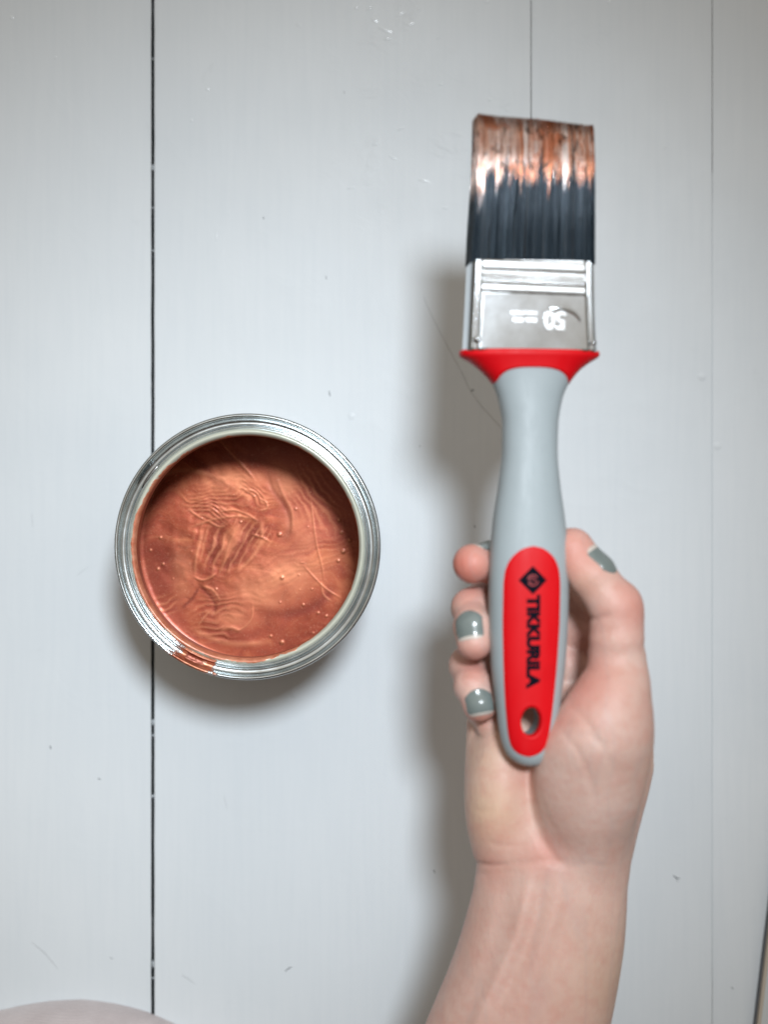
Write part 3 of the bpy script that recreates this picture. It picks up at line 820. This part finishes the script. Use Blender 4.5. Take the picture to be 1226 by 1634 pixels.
def tip_y(u):      # top edge in px as function of u (-1..1)
    return float(np.interp(u, [-1, -.6, 0, .5, .9, 1], [189, 192.5, 194.5, 199, 202.5, 202]))
def bx_(u, s):     # u across, s along (0 ferrule .. 1 tip) -> px
    L_ = np.interp(s, [0, .25, .55, .8, 1], [749, 752.5, 758, 761, 761]); R_ = np.interp(s, [0, .4, 1], [946, 944.5, 943.5])
    return (L_+R_)/2+u*(R_-L_)/2
def half_t(s): return float(np.interp(s, [0, .15, .30, .45, .6, .7, .8, .9, 1], [6.9, 7.4, 7.9, 8.15, 8.2, 8.0, 7.4, 6.4, 5.0]))
# core
v = []; nseg = 60; ns = 24
for j in range(ns):
    s = j/(ns-1)*.985
    for k in range(nseg):
        t = 2*math.pi*k/nseg; u = np.sign(math.cos(t))*abs(math.cos(t))**(2/5)*.975; w_ = np.sign(math.sin(t))*abs(math.sin(t))**(2/5)
        py = TY0+(tip_y(u)-TY0)*s
        v.append((lx(bx_(u, s)), ly(py), half_t(s)*.93*w_))
f = grid_faces(nseg, ns, True)+[tuple(range(nseg-1, -1, -1)), tuple(range((ns-1)*nseg, ns*nseg))]
core = mesh_obj("bristle_core", v, f, simple("bristle_shadow", (0.004, 0.007, 0.009), .9, Specular_IOR_Level=.05), brush)
V = []; Fc = []; NS = 11; NF = 6200; TN = []; RC = []
brr = np.random.default_rng(11)
for i in range(NF):
    u = brr.uniform(-1, 1); front = brr.random()
    if front < .62: w_ = brr.uniform(.90, 1.02)
    elif front < .72: w_ = -brr.uniform(.9, 1.02)
    else: w_ = brr.uniform(-1, 1); u = np.sign(u)*brr.uniform(.965, 1.01)
    if abs(u) > .93 and front < .72: w_ *= brr.uniform(.88, 1)
    clump = mnoise.noise(Vector((u*34, 3, 0)))*.5+mnoise.noise(Vector((u*75, 9, 0)))*.6
    tone = float(np.clip(.5+.9*mnoise.noise(Vector((u*62, 5, 0)))+.55*mnoise.noise(Vector((u*9, 2, 0)))+brr.normal(0, .16), 0, 1))
    reach = 7*mnoise.noise(Vector((u*7, 1, 4)))+6*mnoise.noise(Vector((u*30, 1, 8)))+brr.normal(0, 2.6)
    sl = brr.uniform(.975, 1.004) if brr.random() < .85 or abs(u) > .94 else brr.uniform(.75, .97)
    r = brr.uniform(.07, .125); ph = brr.uniform(0, 6.3); amp = brr.normal(0, .012); kx = brr.normal(0, .006)
    flyx = brr.normal(0, .35)
    base = len(V)
    for j in range(NS):
        s = j/(NS-1)*sl
        uu = u + amp*math.sin(s*3+ph)*s + kx*s*s*2
        py = TY0+(tip_y(max(-1, min(1, u)))-TY0)*s
        z = half_t(s)*w_*(1+.05*clump*(.25+s)) + .25*math.sin(ph+s*4)*s*(.4+.6*s)
        x = lx(bx_(uu, s))+.5*clump*s*.6*(1 if abs(u) < .95 else 0)
        rr = r*(1-.35*(j/(NS-1))**3)
        y = ly(py)
        TN += [tone]*3; RC += [reach]*3
        V += [(x-rr, y, z-rr*.3), (x, y, z+rr), (x+rr, y, z-rr*.3)]
    for j in range(NS-1):
        a_ = base+j*3
        for k in range(3): Fc.append((a_+k, a_+(k+1) % 3, a_+3+(k+1) % 3, a_+3+k))
    Fc.append((base+(NS-1)*3, base+(NS-1)*3+1, base+(NS-1)*3+2))
br = mesh_obj("bristles", V, Fc, M_br, brush); br["kind"] = "stuff"
for nm_, arr in (("tone", TN), ("reach", RC)):
    a_ = br.data.attributes.new(nm_, 'FLOAT', 'POINT'); a_.data.foreach_set("value", np.array(arr, dtype=np.float32))
# thick bead of copper paint along the left edge of the bristles
tube("paint_bead", [(lx(x), ly(y), z) for x, y, z in ((760.5, 191, 2.5), (762, 205, 3.6), (763.5, 235, 4.6), (763.5, 265, 5.5), (764, 295, 6.2), (765.5, 312, 6.5), (766, 321, 6.3))],
     [.3, .8, .7, .9, 1.3, 1.5, .6], M_copper, brush, 10)

# ------------------------------------------------------------------ hand: signed-distance sculpt, meshed by surface nets
HS = .85
lo_ = np.array([-14., -330., 84.]); hi_ = np.array([104., 8., 166.])
dims = np.ceil((hi_-lo_)/HS).astype(int)+1
gx = lo_[0]+np.arange(dims[0])*HS; gy = lo_[1]+np.arange(dims[1])*HS; gz = lo_[2]+np.arange(dims[2])*HS
FF = np.full(dims, 50., dtype=np.float32)
def smin(a_, b_, k):
    if k <= 0: return np.minimum(a_, b_)
    h = np.maximum(k-np.abs(a_-b_), 0)/k
    return np.minimum(a_, b_)-h*h*h*k/6
def box_slices(mn, mx, m_=6):
    s = []
    for ax, g in enumerate((gx, gy, gz)):
        i0 = max(0, np.searchsorted(g, mn[ax]-m_)-1); i1 = min(len(g), np.searchsorted(g, mx[ax]+m_)+1); s.append(slice(i0, i1))
    return tuple(s)
def grids(sl):
    return (gx[sl[0]][:, None, None].astype(np.float32), gy[sl[1]][None, :, None].astype(np.float32), gz[sl[2]][None, None, :].astype(np.float32))
def prof_body(tab, k=6., ynear=None, pw=2.0):
    """tab rows: py, Lpx, Rpx, zc, half thickness -> tube running along y"""
    rows_ = []
    for py, L_, R_, zc, b_ in tab:
        l = P(L_, py, zc); r = P(R_, py, zc); rows_.append((l[1], (l[0]+r[0])/2, (r[0]-l[0])/2, zc, b_))
    rows_.sort(); T = np.array(rows_)
    y0, y1 = T[0, 0], T[-1, 0]
    sl = box_slices((T[:, 1].min()-T[:, 2].max(), y0, (T[:, 3]-T[:, 4]).min()), (T[:, 1].max()+T[:, 2].max(), y1, (T[:, 3]+T[:, 4]).max()), 9)
    Xg, Yg, Zg = grids(sl); yv = np.clip(Yg.ravel(), y0, y1)
    cx_, a_, cz_, b_ = [np.array([interp(yy, T, c) for yy in yv], dtype=np.float32)[None, :, None] for c in (1, 2, 3, 4)]
    dx_ = Xg-cx_; dz_ = Zg-cz_
    u = np.abs(dx_/a_); v_ = np.abs(dz_/b_)
    q_ = (u**pw+v_**pw)**(1/pw)+1e-6
    g_ = np.sqrt((u/a_)**2+(v_/b_)**2)/q_+1e-6
    f_ = (q_-1)/g_
    over = np.maximum(np.maximum(y0-Yg, Yg-y1), 0)
    f_ = np.where(over > 0, np.sqrt(np.maximum(f_, 0)**2+over**2)+np.minimum(f_, 0)*0+over*.0, f_)
    FF[sl] = smin(FF[sl], f_.astype(np.float32), k)
def ell(c, r, rotz=0., k=5.):
    m_ = max(r); sl = box_slices([c[i]-m_ for i in range(3)], [c[i]+m_ for i in range(3)], 8)
    Xg, Yg, Zg = grids(sl); x = Xg-c[0]; y = Yg-c[1]; z = Zg-c[2]
    ca, sa = math.cos(rotz), math.sin(rotz); x, y = x*ca+y*sa, -x*sa+y*ca
    k0 = np.sqrt((x/r[0])**2+(y/r[1])**2+(z/r[2])**2)+1e-6; k1 = np.sqrt((x/r[0]**2)**2+(y/r[1]**2)**2+(z/r[2]**2)**2)+1e-6
    FF[sl] = smin(FF[sl], (k0*(k0-1)/k1).astype(np.float32), k)
def chain_field(pts, sl, kk=1.5):
    Xg, Yg, Zg = grids(sl); best = None
    for (a_, ra), (b_, rb) in zip(pts[:-1], pts[1:]):
        a_ = np.array(a_); b_ = np.array(b_); d = b_-a_; L2 = (d**2).sum()
        t = np.clip(((Xg-a_[0])*d[0]+(Yg-a_[1])*d[1]+(Zg-a_[2])*d[2])/L2, 0, 1)
        e = np.sqrt((Xg-a_[0]-t*d[0])**2+(Yg-a_[1]-t*d[1])**2+(Zg-a_[2]-t*d[2])**2)
        rr = ra+(rb-ra)*(t*t*(3-2*t)); rr = rr-.35*np.sin(math.pi*t)
        f_ = e-rr
        best = f_ if best is None else smin(best, f_, kk)
    return best.astype(np.float32)
def chain(pts, k=3.):
    A = np.array([p[0] for p in pts]); r = max(p[1] for p in pts)
    sl = box_slices(A.min(0)-r, A.max(0)+r, 8)
    FF[sl] = smin(FF[sl], chain_field(pts, sl), k)

# palm + wrist + forearm
prof_body([(925, 842, 955, 104, 8), (960, 812, 985, 101, 10.5), (1000, 802, 1008, 95, 10), (1040, 793, 1030, 94.5, 10.5), (1079, 780, 1047, 97, 11.5), (1115, 762, 1049, 103, 14.5), (1150, 745, 1050, 107, 17), (1200, 744.5, 1048, 109, 17.5),
           (1250, 746.5, 1039, 111, 18), (1300, 750, 1026, 112, 18.5), (1350, 756, 1013, 113, 19), (1386, 760.5, 1005.5, 113.5, 19), (1410, 757, 1002.5, 113.5, 19.2), (1450, 747.5, 1000.5, 112, 21.5), (1500, 733, 997, 110, 24),
           (1550, 715, 990, 108, 26), (1600, 694, 981, 106, 28), (1634, 680, 974, 105, 29), (1800, 622, 950, 102, 31), (2050, 560, 925, 108, 25), (2150, 552, 915, 108, 22), (2190, 575, 890, 108, 14)], 4, pw=1.98)
# hypothenar pad
ell(P(797, 1262, 116), (12.5, 29, 15.5), math.radians(-3), 8)
# thenar
prof_body([(1035, 940, 1029, 134, 9.8), (1060, 938, 1033, 135, 11.0), (1085, 922, 1038, 136, 13.2), (1110, 904, 1040, 136.5, 15.2), (1140, 885, 1043, 136.5, 17), (1185, 860, 1043.5, 135, 18.5), (1225, 849, 1038, 131.5, 18.8), (1265, 848, 1029, 128, 18.6), (1310, 856, 1014, 124, 17.2), (1350, 872, 1002, 119.5, 15.5), (1390, 892, 990, 115.5, 13.5), (1430, 910, 978, 111, 11)], 7, pw=2.0)
# thumb
IP = P(980, 967, 136)
chain([(P(985, 1075, 134), 10.6), (P(984, 1020, 135.5), 10.1), (IP, 9.5), (P(946, 918, 135.5), 8.9), (P(914, 877, 133.5), 8.2)], 2.5)
ell(P(993, 980, 135), (8.0, 11.5, 8.8), 0, 5)
ell(P(930, 912, 138), (6.0, 9.0, 5.5), math.radians(38), 3)         # thumb pad
# fingers (MCP, PIP, DIP, tip)
fingers = [
    [(P(962, 985, 103), 9.5), (P(835, 895, 104), 8.8), (P(785, 897, 121), 7.9), (P(754.5, 899.5, 131), 7.4)],
    [(P(935, 1010, 102), 9.5), (P(792, 945, 100), 8.8), (P(752.5, 970, 122), 7.3), (P(755.5, 1001, 132), 7.15), (P(757.5, 1025, 134), 6.7)],
    [(P(905, 1060, 102), 9.2), (P(785, 1015, 98), 8.6), (P(749, 1062, 116), 7.5), (P(756, 1095, 125.5), 7.2), (P(766, 1123, 128), 6.8)],
    [(P(880, 1120, 102), 8.6), (P(790, 1085, 95), 7.6), (P(770, 1128, 112), 6.6), (P(786, 1158, 119), 6.3)]]
for fg in fingers:
    A = np.array([p[0] for p in fg]); r = 10
    sl = box_slices(A.min(0)-r, A.max(0)+r, 8)
    f_ = chain_field(fg, sl, 3.0)
    Xg, Yg, Zg = grids(sl)
    # blend with the palm near the knuckle only, nearly crisp elsewhere
    m_ = np.clip(1-np.sqrt((Xg-A[0][0])**2+(Yg-A[0][1])**2+(Zg-A[0][2])**2)/28, 0, 1)
    crisp = smin(FF[sl], f_, .9); soft = smin(FF[sl], f_, 6.)
    FF[sl] = crisp*(1-m_)+soft*m_
# creases and tendons: shallow displacement along polylines, front of the hand only
def stroke(pts, depth, wd, zmin=108):
    q_ = np.array([P(x, y, z) for x, y, z in pts]); sl = box_slices(q_.min(0)-3*wd, q_.max(0)+3*wd, 3)
    sl = (sl[0], sl[1], slice(max(0, np.searchsorted(gz, zmin)), len(gz)))
    Xg, Yg, Zg = grids(sl); Xg = Xg[:, :, 0]; Yg = Yg[:, :, 0]
    best = np.full((Xg.shape[0], Yg.shape[1]), 1e9); par = np.zeros_like(best)
    n = len(q_)-1
    for i in range(n):
        a_, b_ = q_[i, :2], q_[i+1, :2]; d = b_-a_; t = np.clip(((Xg-a_[0])*d[0]+(Yg-a_[1])*d[1])/((d**2).sum()+1e-9), 0, 1)
        e = np.hypot(Xg-a_[0]-t*d[0], Yg-a_[1]-t*d[1]); m_ = e < best; best = np.where(m_, e, best); par = np.where(m_, (i+t)/n, par)
    amp = depth*np.exp(-(best/wd)**2)*np.clip(np.minimum(par, 1-par)*4+.1, 0, 1)
    FF[sl] += amp[:, :, None].astype(np.float32)
# + carves, - raises
stroke([(848, 1215, 130), (843, 1250, 130), (848, 1295, 130), (862, 1335, 128), (884, 1366, 126), (905, 1380, 126)], 1.0, 1.9)
stroke([(860, 1262, 135), (872, 1300, 132), (890, 1330, 130)], .18, 1.0)
stroke([(752, 1388, 120), (768, 1386, 128), (790, 1387, 131), (815, 1381, 131)], .75, 1.0)
stroke([(800, 1384, 131), (838, 1378, 131), (870, 1372, 131), (905, 1377, 131)], .35, 1.0)
stroke([(905, 1384, 131), (940, 1376, 131), (975, 1382, 128)], .15, 1.0)
stroke([(758, 1398, 120), (790, 1396, 130), (840, 1390, 131)], .3, .9)
stroke([(848, 1385, 131), (838, 1440, 132), (822, 1500, 132), (796, 1560, 133), (766, 1625, 133), (745, 1680, 133)], -1.3, 2.4)
stroke([(868, 1400, 131), (860, 1450, 132), (842, 1510, 132), (815, 1575, 133), (785, 1640, 133)], .9, 2.2)
stroke([(893, 1395, 131), (890, 1440, 132), (872, 1500, 133), (850, 1560, 133), (820, 1640, 133)], -.7, 2.6)
stroke([(812, 1400, 131), (806, 1450, 132), (790, 1510, 132), (765, 1580, 133)], .45, 2.6)
stroke([(755, 1290, 126), (775, 1294, 128), (790, 1290, 129)], .25, .8)
stroke([(935, 985, 135), (950, 988, 138), (965, 982, 141), (975, 978, 142)], .8, .9, 126)
stroke([(938, 1012, 138), (960, 1010, 140), (985, 1003, 142)], .25, .8, 126)
stroke([(938, 1068, 138), (955, 1075, 141), (975, 1077, 143)], .35, 1.2, 126)
stroke([(908, 1120, 145), (935, 1150, 150), (965, 1200, 151), (985, 1240, 150)], .4, 1.1, 126)
stroke([(890, 1160, 148), (925, 1200, 152), (948, 1255, 150), (955, 1310, 145)], .38, 1.0, 126)
stroke([(738, 962, 126), (752, 957, 128), (770, 960, 127)], .4, .7, 112)
stroke([(728, 1078, 120), (745, 1074, 124), (765, 1078, 124)], .35, .7, 108)
stroke([(772, 1340, 128), (800, 1352, 131), (835, 1350, 131)], .22, .9)
stroke([(770, 1240, 128), (800, 1232, 130), (832, 1240, 130)], .25, 1.0)
stroke([(722, 1049, 126), (738, 1056, 130), (752, 1059, 132)], .35, .7, 112)
stroke([(905, 1180, 150), (935, 1172, 152), (975, 1190, 151)], .3, .9, 126)

def surface_nets(G, origin, h):
    ins = G < 0
    nx_, ny_, nz_ = G.shape
    cnt = np.zeros((nx_-1, ny_-1, nz_-1), np.int8)
    cs = [(i, j, k) for i in (0, 1) for j in (0, 1) for k in (0, 1)]
    for i, j, k in cs: cnt += ins[i:nx_-1+i, j:ny_-1+j, k:nz_-1+k]
    act = (cnt > 0) & (cnt < 8); I = np.argwhere(act); vid = -np.ones(act.shape, np.int64); vid[act] = np.arange(len(I))
    vals = {c: G[I[:, 0]+c[0], I[:, 1]+c[1], I[:, 2]+c[2]] for c in cs}
    S = np.zeros((len(I), 3)); C = np.zeros(len(I))
    for c in cs:
        for ax in range(3):
            if c[ax] == 0:
                c2 = list(c); c2[ax] = 1; c2 = tuple(c2); a_, b_ = vals[c], vals[c2]; m_ = (a_ < 0) != (b_ < 0)
                t = np.where(m_, a_/(a_-b_+1e-12), 0); p = np.tile(np.array(c, float), (len(I), 1)); p[:, ax] = t
                S[m_] += p[m_]; C[m_] += 1
    Vv = origin+h*(I+S/C[:, None])
    quads = []
    for ax in range(3):
        s0 = [slice(None)]*3; s1 = [slice(None)]*3; s0[ax] = slice(0, -1); s1[ax] = slice(1, None)
        e = ins[tuple(s0)] != ins[tuple(s1)]; E = np.argwhere(e); o1, o2 = [(1, 2), (2, 0), (0, 1)][ax]
        E = E[(E[:, o1] > 0) & (E[:, o2] > 0) & (E[:, o1] < G.shape[o1]-1) & (E[:, o2] < G.shape[o2]-1)]
        def at(d1, d2):
            q_ = E.copy(); q_[:, o1] -= d1; q_[:, o2] -= d2; return vid[q_[:, 0], q_[:, 1], q_[:, 2]]
        Q = np.stack([at(1, 1), at(0, 1), at(0, 0), at(1, 0)], 1)
        fl = ~ins[E[:, 0], E[:, 1], E[:, 2]]; Q[fl] = Q[fl][:, ::-1]; quads.append(Q)
    return Vv, np.concatenate(quads)
Vh, Qh = surface_nets(FF, lo_, HS)
# relax the grid pattern
def relax(V_, Q_, it, lam=.5):
    n = len(V_); e = np.concatenate([Q_[:, [0, 1]], Q_[:, [1, 2]], Q_[:, [2, 3]], Q_[:, [3, 0]]]); e = np.concatenate([e, e[:, ::-1]])
    deg = np.bincount(e[:, 0], minlength=n)[:, None]
    for i in range(it):
        for l in (lam, -lam*1.03):
            A = np.stack([np.bincount(e[:, 0], weights=V_[e[:, 1], k], minlength=n) for k in range(3)], 1)/deg
            V_ = V_+l*(A-V_)
    return V_
Vh = relax(Vh, Qh, 8)

def skin_material():
    m = NM("skin"); v = m.coord()
    at_ = m.n("ShaderNodeAttribute"); at_.attribute_name = "blush"
    at2 = m.n("ShaderNodeAttribute"); at2.attribute_name = "sallow"
    big = m.noise(v, 38, 4, .6)
    c = m.ramp(big, [(0.25, (0.60, 0.385, 0.315)), (0.75, (0.75, 0.55, 0.475))])
    c = m.mix(m.math('MULTIPLY', at_.outputs["Fac"], .8, clamp=True), c, (0.60, 0.155, 0.11))
    c = m.mix(m.math('MULTIPLY', at2.outputs["Fac"], .7, clamp=True), c, (0.70, 0.50, 0.32))
    mot = m.noise(v, 160, 5, .65)
    c = m.mix(m.ramp(mot, [(0.45, 0.0), (0.72, .42)]), c, (0.60, 0.27, 0.21))
    # faint bluish veins
    vw = m.noise(m.coord(scale=(1, .28, 1), rot=(0, 0, .25), loc=(.3, 0, 0)), 42, 2, .5, .6)
    vein = m.ramp(m.math('ABSOLUTE', m.math('SUBTRACT', vw, .5)), [(0.0, .14), (0.035, 0.0)])
    c = m.mix(vein, c, (0.42, 0.38, 0.38))
    m.l(c, m.b.inputs["Base Color"])
    m.b.inputs["Subsurface Weight"].default_value = .13
    m.b.inputs["Subsurface Radius"].default_value = (1.0, .35, .2); m.b.inputs["Subsurface Scale"].default_value = .0035
    m.set(Roughness=.48); m.b.inputs["Specular IOR Level"].default_value = .38
    fold = m.noise(m.coord(scale=(1, .45, 1)), 420, 5, .62, .3)
    vo = m.n("ShaderNodeTexVoronoi"); vo.inputs["Scale"].default_value = 900; m.l(v, vo.inputs["Vector"])
    n1 = m.bump(fold, .00042, .7); n2 = m.bump(vo.outputs["Distance"], .00012, .35, n1)
    m.l(n2, m.b.inputs["Normal"])
    return m.m
M_skin = skin_material()
person = empty("person", P(880, 1400, 113)); bpy.context.view_layer.update()
off = np.array(P(880, 1400, 113))
tag(person, "hand and wrist with grey nail polish, palm up, gripping the grey and red brush handle", "person")
hand = mesh_obj("hand", Vh-off, Qh, M_skin, person)
def attr(name, blobs):
    val = np.zeros(len(Vh))
    for (x, y, z), r, amp in blobs:
        c = np.array(P(x, y, z)); d = np.linalg.norm((Vh-c)*np.array([1, 1, .7]), axis=1); val = np.maximum(val, amp*np.exp(-(d/r)**2))
    a_ = hand.data.attributes.new(name, 'FLOAT', 'POINT'); a_.data.foreach_set("value", val.astype(np.float32))
attr("blush", [((738, 908, 133), 13, 1.1), ((757, 1050, 132), 9, .9), ((762, 1149, 130), 9, .9), ((908, 885, 135), 15, .75), ((1010, 965, 138), 13, .65), ((925, 1085, 145), 14, .7), ((905, 1130, 150), 12, .35),
               ((870, 1360, 130), 9, .55), ((775, 1385, 130), 9, .5), ((740, 1000, 130), 9, .35), ((935, 1030, 125), 12, .8), ((800, 1330, 128), 14, .3), ((728, 1080, 125), 9, .3), ((1045, 1120, 120), 18, .35),
               ((830, 1240, 128), 10, .4), ((860, 1600, 130), 40, .15)])
attr("sallow", [((775, 1290, 128), 14, .8), ((770, 1210, 125), 14, .55), ((800, 1180, 120), 12, .5), ((925, 935, 140), 7, .3), ((990, 1560, 118), 26, .5), ((1035, 1200, 125), 14, .4)])

# nails: curved plates laid on the fingertips
M_polish = NM("nail_polish"); 
v_ = M_polish.coord(); M_polish.l(M_polish.ramp(M_polish.noise(v_, 200, 3, .5), [(.3, (0.165, 0.20, 0.19)), (.7, (0.20, 0.235, 0.225))]), M_polish.b.inputs["Base Color"])
M_polish.set(Roughness=.22); M_polish.b.inputs["Coat Weight"].default_value = .2; M_polish = M_polish.m
M_nailtip = simple("nail_tip", (0.62, 0.56, 0.50), .3)
def sampleF(p):
    g_ = (np.array(p)-lo_)/HS; i = np.clip(np.floor(g_).astype(int), 0, dims-2); f_ = g_-i; r_ = 0.
    for a_ in (0, 1):
        for b_ in (0, 1):
            for c_ in (0, 1):
                r_ += (f_[0] if a_ else 1-f_[0])*(f_[1] if b_ else 1-f_[1])*(f_[2] if c_ else 1-f_[2])*FF[i[0]+a_, i[1]+b_, i[2]+c_]
    return r_
def surf_hit(q0, n):
    prev = sampleF(q0); h_ = 0.
    while h_ < 16:
        h_ += .4; cur = sampleF(q0+n*h_)
        if prev < 0 <= cur: return h_-.4*cur/(cur-prev+1e-9)
        prev = cur
    return 6.5
def nail(base, tip, normal, r, width, zoff=.2, arc_=None):
    base = Vector(base); tip = Vector(tip); ax = (tip-base); L_ = ax.length; ax.normalize()
    n = Vector(normal); n = (n-ax*n.dot(ax)).normalized(); s = ax.cross(n)
    nu_, nv_ = 17, 19; v = []; mi = []
    half = width/2/r
    for lay in (0, 1):
        for j in range(nv_):
            t = j/(nv_-1)
            # rounded cuticle end, squared-round free edge
            wv = 1.0
            if t < .28: wv = math.sqrt(max(0.02, 1-((.28-t)/.28)**2))*.5+.5*min(1, .35+t/.28*.65)
            if t > .86: wv = 1-.35*((t-.86)/.14)**2
            for i in range(nu_):
                u = -1+2*i/(nu_-1); a_ = u*half*wv
                if True:
                    q0 = base+ax*L_*t+s*(u*width/2*wv)
                    hgt = surf_hit(q0, n)
                    e_ = max(0, abs(u)-.8)/.2
                    v.append(tuple(q0+n*(hgt+(zoff*(1-.8*e_*e_) if lay else -.9)-.12*(2*t-1)**2)-Vector(off)))
                    continue
                rr = r+zoff*(1 if lay else -1.6)-.35*(2*t-1)**2*(r/7) + (.10*(1-abs(u)**6) if lay else 0)
                if lay: rr -= .32*max(0, abs(u)-.86)/.14
                v.append(tuple(base-Vector(off)+ax*L_*t+n*(math.cos(a_)*rr)+s*(math.sin(a_)*rr)))
    g = grid_faces(nu_, nv_); K = nu_*nv_
    f = [tuple(reversed(q_)) for q_ in g]+[tuple(i+K for i in q_) for q_ in g]
    mi = [0]*len(g)+[1 if (k//(nu_-1)) >= nv_-3 else 0 for k in range(len(g))]
    bd_ = list(range(nu_))+[j*nu_+nu_-1 for j in range(1, nv_)]+[(nv_-1)*nu_+i for i in range(nu_-2, -1, -1)]+[j*nu_ for j in range(nv_-2, 0, -1)]
    for k in range(len(bd_)):
        i0, i1 = bd_[k], bd_[(k+1) % len(bd_)]; f.append((i0, i1, i1+K, i0+K)); mi.append(0)
    o = mesh_obj("fingernail", v, f, [M_polish, M_nailtip], hand, True, mi)
    bm = bmesh.new(); bm.from_mesh(o.data); bmesh.ops.recalc_face_normals(bm, faces=bm.faces[:]); bm.to_mesh(o.data); bm.free()
nail(P(750, 989, 126.8), P(754, 1034, 131.6), (-.12, .25, 1), 7.15, 10.4)
nail(P(760, 1100, 127.5), P(768, 1142, 128.8), (.02, .1, 1), 7.0, 10.3)
nail(P(959, 930, 136), P(927, 884, 134.5), (.8, .6, .72), 9.0, 10.5)
nail(P(784, 897, 122), P(752, 899, 131), (.0, 1, .25), 7.5, 9.0)
